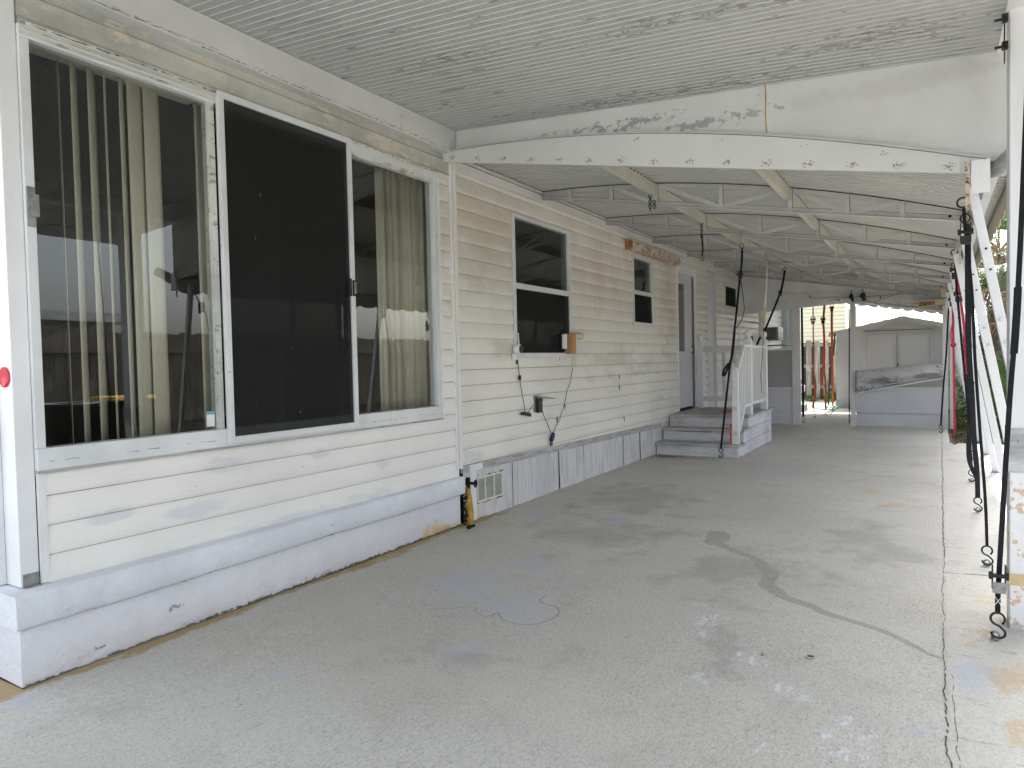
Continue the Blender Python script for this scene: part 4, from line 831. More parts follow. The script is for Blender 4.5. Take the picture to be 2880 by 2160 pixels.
def strap(name, label, pts, wd, mat, hook=True, ratchet=None, ang=0.0, twist=0.0, extra=None, top_hook=False, group='ratchet straps tying down the carport'):
    t = thing(name, pts[-1], label, 'strap', group)
    rib_mesh(pts, wd, ang, twist=twist).build('webbing', mat, t)
    if hook:
        e = Vector(pts[-1]); h = MB().tube([Vector(q)+e+Vector((0,0,.006)) for q in s_hook(0)], .0052, 7).build('hook', BLACKM, t, smooth=True)
    if top_hook:
        e = Vector(pts[0]); MB().ring(e+Vector((-.005,0,.03)),.026,.005,(.2,1,0)).build('top_hook', BLACKM, t, smooth=True)
    if ratchet:
        for rc in ratchet:
            c = Vector(rc[:3]); sc = rc[3] if len(rc) > 3 else 1
            m = MB().box(c.x-.032*sc,c.x-.026*sc,c.y-.03*sc,c.y+.012*sc,c.z-.07*sc,c.z+.06*sc).box(c.x+.026*sc,c.x+.032*sc,c.y-.03*sc,c.y+.012*sc,c.z-.07*sc,c.z+.06*sc)
            m.lathe((c.x-.046*sc,c.y-.008*sc,c.z),[(.014*sc,0),(.022*sc,.002),(.022*sc,.012*sc),(.012*sc,.014*sc),(.012*sc,.078*sc),(.022*sc,.08*sc),(.022*sc,.09*sc),(.01*sc,.092*sc)],12,'x')
            rt = m.build('ratchet', BLACKM, t); MB().box(c.x-.030*sc,c.x+.030*sc,c.y-.036*sc,c.y-.024*sc,c.z-.088*sc,c.z-.03*sc).build('ratchet_plate', STEEL if 'nearest' in label else BLACKP, rt)
    if extra: extra(t)
    return t
strap('tie_down_strap','wide black strap hanging in front of the white column, nearest of all',[(.345,3.58,2.78),(.331,3.6,2.271),(.303,3.608,1.5),(.278,3.616,1.091),(.259,3.624,.709),(.240,3.632,.31),(.236,3.636,.21),(.235,3.64,.118)],.020,BLACKST,ratchet=[(.238,3.632,.29,.8)],
      extra=lambda t: (rib_mesh([(.303,3.603,1.53),(.299,3.606,1.42),(.29,3.612,1.25)],.028).build('wrap', BLACKST, t), MB().bar((.222,3.632,.20),(.25,3.632,.155),.002,.002,(0,1,0)).bar((.25,3.632,.20),(.222,3.632,.155),.002,.002,(0,1,0)).build('stitching', WPLAST, t)))
strap('tie_down_strap','straight black strap, second from the column, hooked near the pavement crack',[(.14,4.45,2.031),(.147,4.511,1.936),(.158,4.573,1.847),(.183,4.634,1.587),(.198,4.696,1.241),(.223,4.757,.837),(.252,4.819,.418),(.264,4.88,.118)],.016,BLACKST,ratchet=[(.150,4.53,1.915,.8)],top_hook=True); anchor(.265,4.9,'steel eye anchor under the second black strap')
strap('tie_down_strap','thick doubled black strap with a slack loop, third from the column',[(.172,5.10,2.05),(.184,5.2,1.927),(.196,5.46,1.333),(.225,5.72,.946),(.246,5.98,.66),(.276,6.24,.353),(.292,6.5,.118)],.034,BLACKST,top_hook=True,twist=.3,
      extra=lambda t: rib_mesh([(.235,5.9,1.05),(.226,5.9,.95),(.211,5.9,.62),(.214,5.9,.50),(.235,5.95,.42),(.262,5.95,.36)],.03,.5).build('slack_loop', BLACKST, t)); anchor(.296,6.54,'steel eye anchor under the doubled strap with the slack loop')
strap('tie_down_strap','black strap with its ratchet high up by the third truss end',[(.165,7.35,2.12),(.176,7.4,1.873),(.227,7.55,1.232),(.256,7.7,.924),(.291,7.85,.455),(.310,8.0,.118)],.020,BLACKST,ratchet=[(.17,7.36,2.0)],top_hook=True); anchor(.313,8.02,'steel eye anchor under the strap with the high ratchet')
strap('tie_down_strap','slack red strap with a knot, between two black straps',[(.205,8.4,2.12),(.215,8.4,2.05),(.242,8.525,1.778),(.276,8.65,1.484),(.293,8.775,1.227),(.306,8.9,1.024)],.024,REDST,hook=False,ratchet=[(.22,8.42,1.86)],
      extra=lambda t: (MB().ring((.295,8.77,1.25),.028,.012,(.4,1,.2)).build('knot', REDST, t, smooth=True), rib_mesh([(.29,8.77,1.25),(.275,8.76,1.1),(.28,8.77,.95)],.02,.6).build('loose_tail', REDST, t)))
strap('tie_down_strap','black strap running down just behind the slack red strap',[(.20,8.78,2.26),(.246,9.0,1.961),(.291,9.2,1.384),(.33,9.4,.821),(.36,9.55,.118)],.024,BLACKST); anchor(.362,9.57,'steel eye anchor half hidden behind the doubled strap')
strap('tie_down_strap','taut red strap by the pair of white end posts',[(.195,10.3,2.13),(.205,10.35,1.88),(.209,10.4,1.781),(.223,10.8,1.223),(.242,11.2,.118)],.026,REDST,ratchet=[(.203,10.35,1.93)],
      extra=lambda t: (MB().ring((.217,10.62,1.36),.022,.012,(.2,1,.2)).build('knot', REDST, t, smooth=True), rib_mesh([(.217,10.6,1.36),(.20,10.6,1.40),(.193,10.6,1.50),(.205,10.6,1.62)],.018,.6).build('loose_tail', REDST, t))); anchor(.243,11.24,'steel eye anchor under the taut red strap')
strap('tie_down_strap','thin black strap slanting past the low end wall panel',[(.204,12.1,2.12),(.196,12.2,2.0),(.184,12.345,1.727),(.162,12.49,1.219),(.13,12.635,.779),(.092,12.78,.118)],.024,BLACKST,top_hook=True); anchor(.087,12.8,'steel eye anchor at the foot of the low end wall panel')
strap('tie_down_strap','long black strap hooked in front of the wooden steps',[(-1.995,8.75,2.59),(-2.003,8.757,2.413),(-2.024,8.764,2.277),(-2.073,8.771,1.854),(-2.132,8.779,1.374),(-2.172,8.780,1.11),(-2.232,8.78,.62),(-2.289,8.77,.118)],.026,BLACKST,ratchet=[(-2.02,8.755,2.28,.7)],top_hook=True,
      extra=lambda t: (MB().tube(smoothpath([(-2.015,8.74,2.24),(-1.99,8.735,2.02),(-1.975,8.735,1.85),(-2.01,8.735,1.72),(-2.075,8.745,1.62)]),.005,6).build('loose_cord', BLACKM, t), rib_mesh([(-2.10,8.76,1.6),(-2.13,8.755,1.3),(-2.19,8.75,1.12),(-2.235,8.745,1.03),(-2.235,8.745,1.10),(-2.17,8.75,1.2)],.03,.2).build('slack_loop', BLACKST, t))); anchor(-2.297,8.77,'steel eye anchor in front of the bottom step')
strap('tie_down_strap','black strap slanting down behind the stair railing',[(-2.012,11.7,2.62),(-2.02,11.62,2.48),(-2.051,11.525,2.268),(-2.154,11.35,1.915),(-2.233,11.175,1.648),(-2.30,11.0,1.457),(-2.42,10.95,.9),(-2.5,10.93,.118)],.034,BLACKST,hook=False,ratchet=[(-2.05,11.52,2.27,.7)],top_hook=True,ang=.3)
strap('tie_down_strap','black strap down the left side of the far doorway',[(-2.115,13.95,2.45),(-2.108,13.95,2.082),(-2.105,13.95,1.603),(-2.099,13.95,.936),(-2.10,13.95,.118)],.040,BLACKST); anchor(-2.10,13.96,'steel eye anchor at the left of the far doorway')
strap('tie_down_strap','orange strap nearest to the left doorway post',[(-2.08,15.2,2.40),(-2.083,15.2,1.985),(-2.083,15.2,1.122),(-2.067,15.2,.688),(-2.084,15.2,.20),(-2.071,15.2,.118)],.024,ORST,ratchet=[(-2.083,15.2,2.0,1.1)],twist=.5,
      extra=lambda t: rib_mesh([(-2.083,15.19,.9),(-2.05,15.19,.7),(-2.06,15.19,.45),(-2.09,15.19,.3),(-2.11,15.19,.2)],.04,.3).build('loose_tail', ORST, t)); anchor(-2.07,15.22,'steel eye anchor under the left orange strap')
strap('tie_down_strap','twisted orange strap with a knotted loop, middle of the doorway',[(-1.975,16.1,2.40),(-2.0,16.1,2.1),(-2.01,16.1,2.0),(-1.992,16.1,1.639),(-1.995,16.1,.958),(-1.972,16.1,.654),(-1.975,16.1,.118)],.045,ORST,ratchet=[(-2.01,16.1,2.04,1.1)],twist=.6,
      extra=lambda t: rib_mesh([(-1.992,16.09,1.639),(-2.025,16.09,.958),(-2.063,16.09,.70),(-2.06,16.09,.60),(-2.028,16.09,.58),(-1.985,16.09,.64)],.03,.4).build('loose_tail', ORST, t)); anchor(-1.975,16.12,'steel eye anchor under the middle orange strap')
strap('tie_down_strap','orange-red strap hanging against the shed corner',[(-1.93,17.0,2.36),(-1.94,17.0,2.3),(-1.945,17.0,1.9),(-1.94,17.0,1.256),(-1.935,17.0,.608),(-1.935,17.0,.118)],.05,ORST,ratchet=[(-1.94,17.0,2.33)],twist=.9); anchor(-1.935,17.02,'steel eye anchor at the shed corner')
strap('tie_down_strap','dark green strap beside the shed corner',[(-1.90,17.15,1.75),(-1.931,17.2,1.377),(-1.992,17.2,1.016),(-2.04,17.2,.531),(-2.051,17.2,.126)],.035,GRST,hook=False)
strap('tie_down_strap','black strap along the middle post of the end wall',[(-1.262,13.46,2.06),(-1.262,13.46,1.5),(-1.270,13.46,.628),(-1.272,13.46,.06)],.018,BLACKST,hook=False)

def chain(label, x, y, z0, z1, hook=False):
    t = thing('hanging_chain', (x,y,z0), label, 'chain', 'chains hanging from the trusses')
    m = MB(); z = z0; k = 0
    while z > z1: m.ring((x+random.uniform(-.002,.002),y,z),.013,.0035,(1,0,0) if k%2 else (0,1,0),10,5); z -= .022; k += 1
    m.build('links', BLACKM, t, smooth=True)
    if hook: rib_mesh([(x,y,z1+.01),(x+.01,y,z1-.14),(x-.003,y,z1-.20)],.016,.3).build('webbing', BLACKST, t); MB().ring((x+.004,y,z1-.23),.017,.004,(.3,1,0)).build('hook', BLACKM, t, smooth=True)
    return t
chain('short black chain on the nearest truss', -2.069, 5.735, 2.655, 2.53); chain('two-link black chain end beside the short chain', -2.03, 5.735, 2.60, 2.555)
chain('black chain with a strap end and hook on the second truss', -2.053, 7.225, 2.655, 2.52, True)
rd = thing('pull_cord', (-1.99,10.2,2.6), 'white cord and pull switch hanging above the railing post', 'cord')
MB().tube([(-1.992,10.22,2.60),(-2.0,10.22,2.3),(-2.02,10.22,2.1),(-2.035,10.22,1.93)],[.007,.008,.012,.02],8).build('cord', WPLAST, rd, smooth=True)
MB().box(-2.075,-2.015,10.20,10.24,1.74,1.88).box(-2.085,-2.005,10.19,10.25,1.86,1.93).build('switch_box', YPLAST, rd, bevel=.004); MB().tube([(-2.045,10.22,1.74),(-2.06,10.2,1.3),(-2.09,10.2,1.0),(-2.075,10.2,.75)],.004,6).build('pull_string', BLACKM, rd)
# lamp remains on the far wall piece
lampo = MB().lathe((-3.02,14.0,1.62),[(.02,-.03),(.05,-.02),(.06,.0),(.03,.02)],10,'x').build('wall_lamp', BRNCAN, smooth=True); tag(lampo, 'small rusted brown lamp on the wall beyond the railing', 'lamp')
MB().tube([(-3.09,14.05,1.95),(-2.95,14.05,1.93),(-2.86,14.05,1.90),(-2.86,14.05,1.2)],.018,8).build('drain_pipe', WPLAST, home, smooth=True)

# ------------------------------------------------------------ cables and small devices on the wall
cam1 = thing('security_camera', (WX+.05,5.216,1.37), 'round white security camera with one aerial at the lower left of the sash window', 'camera')
MB().lathe((WX+.035,5.216,1.375),[(.034,0),(.045,.012),(.045,.05),(.038,.062),(.034,.064)],18,'x').build('body', WPLAST, cam1, smooth=True)
MB().lathe((WX+.100,5.216,1.375),[(.034,0),(.034,.002),(.03,.006),(.012,.010)],18,'x').build('lens', BLACKP, cam1, smooth=True)
MB().ring((WX+.06,5.262,1.375),.025,.008,(1,0,0)).tube([(WX+.05,5.268,1.38),(WX+.05,5.258,1.52)],[.007,.004],8).build('antenna', WPLAST, cam1, smooth=True)
MB().box(WX+.02,WX+.035,5.19,5.25,1.28,1.34).tube([(WX+.045,5.216,1.34),(WX+.03,5.216,1.30)],.01,8).build('bracket', WPLAST, cam1)
cb = thing('power_cable', (WX+.04,5.3,1.1), 'thin black cable from the round camera to the solar lamp', 'cable')
MB().tube([(WX+.03,5.25,1.29)]+[(WX+.035,y,z) for y,z in ((5.264,1.266),(5.283,1.165),(5.293,1.121),(5.317,1.012),(5.355,.9),(5.372,.796))],.0032,6).tube([(WX+.035,5.409,.794),(WX+.035,5.47,.834),(WX+.04,5.578,.894)],.0032,6).build('cord', BLACKM, cb)
B(WX+.025,WX+.045,5.283,5.303,1.105,1.145).build('connector', BLACKP, cb); MB().bar((WX+.035,5.31,.805),(WX+.035,5.47,.775),.02,.022).bar((WX+.04,5.33,.81),(WX+.04,5.45,.795),.02,.016).build('cable_bundle', BLACKP, cb); MB().bar((WX+.03,5.258,1.285),(WX+.03,5.262,1.245),.014,.014).build('plug', BLACKP, cb)
sp = thing('solar_lamp', (WX+.03,5.62,.9), 'small solar lamp with a tilted grey panel on the siding', 'solar lamp')
MB().box(WX+.02,WX+.055,5.60,5.67,.79,.92).build('body', BLACKP, sp, bevel=.006); MB().bar((WX+.02,5.60,.945),(WX+.10,5.78,.915),.10,.010,(0,0,1)).build('solar_panel', GPLAST, sp); MB().box(WX+.015,WX+.02,5.57,5.63,.80,.945).build('back_plate', STEEL, sp)
cb2 = thing('power_cable', (WX+.04,5.9,.8), 'thin black cable from the wood block down to the blue connector', 'cable')
MB().tube([(WX+.045,5.675,.79)]+[(WX+.04,y,z) for y,z in ((5.69,.80),(5.711,.756),(5.788,.665),(5.849,.573))],.0032,6).tube([(WX+.035,y,z) for y,z in ((6.353,1.196),(6.291,1.049),(6.214,.962),(6.174,.867),(6.136,.804),(6.081,.751),(6.043,.69),(5.972,.64),(5.915,.58))],.0032,6).build('cord', BLACKM, cb2)
MB().bar((WX+.04,5.90,.57),(WX+.04,5.845,.50),.025,.03).ring((WX+.045,5.84,.475),.018,.006,(1,0,0)).build('plug', BLACKP, cb2); MB().bar((WX+.052,5.885,.555),(WX+.052,5.85,.51),.012,.035).build('blue_connector', BLUEP, cb2)
wb = thing('wood_block', (WX+.05,6.30,1.34), 'raw wooden block beside the sash window with a side camera and a white sensor', 'block')
MB().box(WX+.018,WX+.11,6.215,6.29,1.335,1.54).build('block', WOODN, wb, bevel=.003); MB().box(WX+.03,WX+.06,6.13,6.195,1.385,1.53).build('sensor', WPLAST, wb, bevel=.006)
MB().lathe((WX+.07,6.30,1.515),[(.02,0),(.034,.01),(.036,.10),(.04,.16),(.036,.19),(.02,.20)],14,'y').build('side_camera', YPLAST, wb, smooth=True); MB().tube([(WX+.07,6.30,1.54),(WX+.07,6.37,1.67)],.004,6).build('antenna', WPLAST, wb)
MB().tube(smoothpath([(WX+.05,6.31,1.50),(WX+.045,6.34,1.38),(WX+.04,6.345,1.287),(WX+.035,6.35,1.20)]),.004,6).tube(smoothpath([(WX+.055,6.33,1.50),(WX+.05,6.37,1.40),(WX+.04,6.40,1.25),(WX+.03,6.42,1.20)]),.004,6).build('wire', YPLAST, wb)
# wires and cameras on the end wall
ecam = thing('security_camera', (-1.23,13.45,2.3), 'left of two black cameras under the far header', 'camera'); ecam2 = thing('security_camera', (-1.04,13.42,2.3), 'larger right one of two black cameras under the far header', 'camera')
for t, x, r in ((ecam,-1.225,.036),(ecam2,-1.045,.048)):
    MB().lathe((x,13.45,2.262),[(.01,.07),(r*.6,.05),(r,.03),(r,.0),(r*.7,-.02)],14).build('housing', BLACKP, t, smooth=True); MB().lathe((x+.02,13.43,2.215),[(r*.4,-.03),(r*.75,-.02),(r*.75,.02),(r*.3,.035)],12).build('lens', DARKG, t, smooth=True); MB().box(x-.006,x+.006,13.44,13.46,2.33,2.40).build('bracket', BLACKM, t)
wr = thing('loose_wires', (-.6,13.4,2.2), 'tangle of loose black wires under the far header', 'wires')
for pts in ([(-1.045,13.42,2.22),(-.8,13.42,2.113),(-.589,13.42,2.07),(-.33,13.42,2.04),(-.028,13.42,2.03),(.2,13.42,2.05)],[(-1.179,13.42,2.228),(-.962,13.42,2.15),(-.747,13.42,2.20),(-.432,13.42,2.297),(-.33,13.42,2.25)],[(-1.2,13.43,2.2),(-.98,13.43,2.12),(-.86,13.43,2.09),(-.8,13.43,2.04)],[(-1.6,13.44,2.23),(-1.22,13.44,2.262),(-.6,13.44,2.26),(-.1,13.44,2.26)]):
    MB().tube(smoothpath(pts),.004,5).build('wire', BLACKM, wr)
m = MB()
for x, z in ((-1.43,2.235),(-.78,2.24),(-.1,2.24),(-1.9,2.33),(-1.02,2.31)): m.box(x-.009,x+.009,13.50,13.525,z-.02,z+.02)
m.build('clip', BLACKP, wr)
fl = thing('rusty_lamp_housing', (.0,13.2,2.0), 'rusty box lamp housing at the top right of the end wall', 'lamp housing')
MB().slab([(-.22,13.3,2.02),(.14,13.3,2.05),(.14,13.3,2.14),(-.22,13.3,2.12)],[(-.22,13.45,2.02),(.14,13.45,2.05),(.14,13.45,2.14),(-.22,13.45,2.12)]).build('housing', YPLAST, fl, bevel=.004)
MB().slab([(-.205,13.296,2.033),(.02,13.296,2.05),(.02,13.296,2.11),(-.205,13.296,2.107)],[(-.205,13.31,2.033),(.02,13.31,2.05),(.02,13.31,2.11),(-.205,13.31,2.107)]).build('rusted_face', RUSTD, fl)
MB().box(.10,.18,12.9,13.0,2.15,2.26).build('junction_box', YPLAST, fl, bevel=.004)
# leaf debris by the steps and specks on the floor
m = MB(); rn = random.Random(21)
def leaf(m, x, y, z, s, mat=None):
    a = rn.uniform(0,6.28); c, q = math.cos(a), math.sin(a); w_ = s*rn.uniform(.25,.5); k = rn.uniform(.1,.4)*s
    m.add([(x-c*s,y-q*s,z),(x-q*w_,y+c*w_,z+k),(x+c*s,y+q*s,z+k*.4),(x+q*w_,y-c*w_,z+.002)], [(0,1,2,3)])
for _ in range(320):
    x = -3.08+abs(rn.gauss(0,.28)); y = 8.70-abs(rn.gauss(0,.11)); leaf(m, min(x,-2.0), y, .009, rn.uniform(.006,.016))
for _ in range(260): x, y = rn.uniform(-3.1,.6), rn.uniform(1.3,10); leaf(m, x, y, fz(x,y,.001), rn.uniform(.0025,.006))
for _ in range(60): leaf(m, WX+.04+rn.random()*.08, 4.4+rn.random()*4.3, .009, rn.uniform(.003,.008))
o = m.build('leaf_debris', LEAFL); tag(o, 'dry leaf bits scattered on the concrete in front of the steps', 'debris', kind='stuff')
m = MB().lathe((-3.03,4.30,.012),[(.012,-.01),(.024,.0),(.014,.016)],7).tube([(-3.02,4.29,.02),(-2.98,4.31,.03)],.01,6)
o = m.build('dead_leaf', BLACKG); tag(o, 'curled dark leaf on the floor under the rusted pipe', 'leaf')

# ------------------------------------------------------------ shed
sd = thing('shed', (-.7,18.3,0), 'grey-white garden shed with double doors and a low gable', 'shed')
MB().slab([(-2.0,18.3,0),(.6,18.3,0),(.6,18.3,1.74),(-.6,18.3,2.03),(-2.0,18.3,1.74)],[(-2.0,20.2,0),(.6,20.2,0),(.6,20.2,1.74),(-.6,20.2,2.03),(-2.0,20.2,1.74)]).build('wall', SHEDM, sd)
rf = MB(); 
for a, b in (((-2.14,1.75),(-.6,2.08)),((-.6,2.08),(.75,1.75))):
    rf.slab([(a[0],18.12,a[1]),(b[0],18.12,b[1]),(b[0],18.12,b[1]+.035),(a[0],18.12,a[1]+.035)],[(a[0],20.35,a[1]),(b[0],20.35,b[1]),(b[0],20.35,b[1]+.035),(a[0],20.35,a[1]+.035)])
rf.build('roof', SHEDT, sd)
MB().slab([(-2.14,18.10,1.70),(-.6,18.10,2.02),(.75,18.10,1.70),(.75,18.10,1.80),(-.6,18.10,2.12),(-2.14,18.10,1.80)],[(-2.14,18.125,1.70),(-.6,18.125,2.02),(.75,18.125,1.70),(.75,18.125,1.80),(-.6,18.125,2.12),(-2.14,18.125,1.80)]).build('barge_board', SHEDT, sd)
for a, b in ((-1.34,-.728),(-.712,-.08)):
    dd = MB().box(a,b,18.27,18.296,.08,1.74).build('door', SHEDM, sd, bevel=.003)
    MB().box(a,a+.06,18.26,18.2695,.08,1.74).box(b-.06,b,18.26,18.2695,.08,1.74).box(a+.06,b-.06,18.26,18.2695,1.67,1.74).box(a+.06,b-.06,18.26,18.2695,.08,.16).build('door_frame', SHEDT, dd)
MB().box(-1.44,-1.345,18.275,18.299,.05,1.8).box(-.075,.02,18.275,18.299,.05,1.8).box(-1.345,-.075,18.275,18.299,1.745,1.80).box(-.75,-.69,18.275,18.299,1.80,1.98).build('door_surround', SHEDT, sd)
for a, b in ((-1.345,-1.338),(-.724,-.716),(-.082,-.075)): B(a,b,18.266,18.2745,.06,1.74).build('door_gap', GRIME_CREASE, sd)
MB().box(-1.40,-.02,18.27,18.274,1.80,1.812).build('door_gap', GRIME_CREASE, sd)
MB().tube([(-.70,18.26,.9),(-.70,18.22,.92),(-.70,18.22,1.02),(-.70,18.26,1.04)],.008,6).build('handle', BLACKM, sd)
# closet, AC unit, block, bike behind the end wall
cl = thing('utility_closet', (-2.9,17.95,0), 'pale blue and white closet beyond the left window opening', 'closet')
B(WX-.1,-2.88,17.92,18.4,0,2.6).build('wall', BLUEW, cl); B(-2.88,-2.80,17.90,18.35,0,2.6).build('corner_board', WPLAST, cl); B(-3.04,-3.01,17.90,17.918,0,2.6).build('trim_strip', WPLAST, cl)
ac = thing('air_conditioner', (-3.0,16.6,1.6), 'grey window air conditioner on the far wall', 'air conditioner')
MB().box(WX+.016,-2.86,15.75,16.35,1.62,1.90).build('case', GPLAST, ac, bevel=.008)
m = MB()
for k in range(11): m.box(WX+.05,-2.90,15.742,15.7495,1.65+k*.021,1.66+k*.021)
m.build('grille', BLACKP, ac)
m = MB()
for k in range(12): m.box(-2.859,-2.853,15.80,16.30,1.65+k*.02,1.658+k*.02)
m.build('side_grille', BLACKP, ac)
o = MB().box(WX+.016,-2.70,15.6,16.7,1.50,1.515).build('wall_shelf', BLACKM); tag(o, 'thin dark shelf under the air conditioner', 'shelf')
o = MB().box(-2.95,-2.50,16.7,17.3,-.02,.16).build('concrete_block', BLOCK, bevel=.008); tag(o, 'low concrete block inside the far doorway on the left', 'block')
bk = thing('mower', (-2.7,17.6,0), 'white and black wheeled mower behind the left doorway post', 'mower')
MB().lathe((-2.74,17.62,.36),[(.12,-.03),(.20,-.03),(.22,0),(.20,.03),(.12,.03)],20,'x').build('wheel', BLACKP, bk, smooth=True); MB().box(-2.80,-2.62,17.5,17.75,.40,.58).build('body', WPLAST, bk, bevel=.03); MB().tube([(-2.7,17.6,.55),(-2.68,17.55,.72)],.015,6).build('handle', BLACKM, bk)
h = MB().tube(smoothpath([(-2.5,18.2,0.01),(-2.3,17.6,.012),(-2.05,17.5,.012),(-1.95,17.9,.02),(-2.1,18.5,.03),(-2.2,17.9,.04),(-2.0,17.7,.05),(-1.95,18.1,.2),(-2.02,18.4,.05)]),.012,6).build('garden_hose', TEAL, smooth=True); tag(h, 'teal garden hose lying by the shed corner', 'hose')
# back fence
fc = thing('wooden_fence', (-2.8,21,0), 'weathered board fence behind the shed', 'fence')
m = MB(); m2 = MB(); x = -4.4; rn = random.Random(8)
while x < 6:
    wd = rn.uniform(.135,.15); h_ = 1.68+rn.uniform(-.02,.02); m.box(x,x+wd,20.98,21.0,.03,h_); m2.box(x+.11,x+.11+wd,21.045,21.065,.03,h_-.05); x += .222
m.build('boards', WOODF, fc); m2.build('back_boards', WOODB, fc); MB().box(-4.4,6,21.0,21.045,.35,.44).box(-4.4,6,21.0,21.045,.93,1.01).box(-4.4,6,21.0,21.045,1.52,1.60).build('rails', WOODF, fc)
# house behind with yellow siding, white roof
nh = thing('yellow_house', (-5,24,0), 'pale yellow sided house beyond the back fence', 'house')
lap(0,4.2,[.0+.125*k for k in range(35)],-12,-2.36,[],X=24,sgn=-1,proud=.02,axis='x').build('siding', YELH, nh); B(-12,-2.36,24.02,30,0,4.2).build('body', YELH, nh); B(-12.2,-2.2,23.6,30,4.2,4.3).build('roof', WROOF, nh)
wh = thing('white_shed_roof', (0,25,0), 'sunlit white metal roof rising behind the shed', 'roof')
m = MB(); m.slab([(-2.36,24.2,1.75),(2.2,24.2,1.75),(2.2,28.5,3.5),(-2.36,28.5,3.5)],[(-2.36,24.2,1.70),(2.2,24.2,1.70),(2.2,28.5,3.45),(-2.36,28.5,3.45)]); m.build('roof_panel', WROOF, wh)
m = MB(); 
for k in range(18): y = 24.3+k*.24; m.box(-2.36,2.2,y,y+.012,1.755+(y-24.2)*.407,1.775+(y-24.2)*.407)
m.build('roof_seam', SHEDT, wh); B(-2.2,2.1,24.6,28.4,0,1.68).build('wall', WHOUSE, wh)

# ------------------------------------------------------------ across the drive (seen in the window reflections)
f2 = thing('wooden_fence', (4.6,8,0), 'dark board fence across the drive', 'fence')
m = MB(); y = 3.0; rn = random.Random(18)
while y < 26: wd = .14; m.box(4.60,4.62,y,y+wd,.0,1.88+rn.uniform(-.02,.02)); y += .155
m.build('boards', WOODF, f2); MB().box(4.56,4.60,3,26,1.55,1.63).box(4.56,4.60,3,26,.4,.48).build('rails', WOODF, f2)
n2 = thing('neighbour_trailer', (6.5,2,0), 'white trailer house across the drive', 'mobile home')
MB().box(6.6,10,-6,7.2,0,2.15).build('wall', WHOUSE, n2); MB().box(6.25,10.3,-6.3,7.5,2.15,2.30).build('roof', WROOF, n2); MB().box(6.57,6.6,-1,.6,.9,1.8).box(6.57,6.6,2.6,4.0,.9,1.8).build('window', DARKG, n2)
for i, (x, y, lab) in enumerate(((2.25,4.85,'black wheeled bin with yellow lid beside the drive'),)):
    bn = thing('wheelie_bin', (x,y,0), lab, 'bin', 'bins beside the drive')
    MB().slab([(x-.22,y-.2,.03),(x+.22,y-.2,.03),(x+.22,y+.2,.03),(x-.22,y+.2,.03)],[(x-.28,y-.26,.90),(x+.28,y-.26,.90),(x+.28,y+.26,.90),(x-.28,y+.26,.90)]).build('body', BLACKP, bn, bevel=.01)
    MB().slab([(x-.29,y-.27,.905),(x+.29,y-.27,.905),(x+.29,y+.27,.905),(x-.29,y+.27,.905)],[(x-.27,y-.25,.955),(x+.27,y-.25,.955),(x+.27,y+.25,.955),(x-.27,y+.25,.955)]).build('lid', YELLID, bn, bevel=.01)
    MB().lathe((x-.2,y+.2,.09),[(.09,-.03),(.09,.03)],14,'x').build('wheel', BLACKP, bn)
bn = thing('open_bin', (2.2,4.2,0), 'round black open bin beside the drive', 'bin', 'bins beside the drive')
MB().lathe((2.2,4.2,0),[(.22,.0),(.28,.85),(.30,.86),(.30,.90),(.285,.90),(.27,.84),(.2,.05)],28).build('body', BLACKP, bn, smooth=True); MB().ring((2.2,4.2,.90),.29,.008,(0,0,1),32).build('rim', SHEDT, bn, smooth=True)

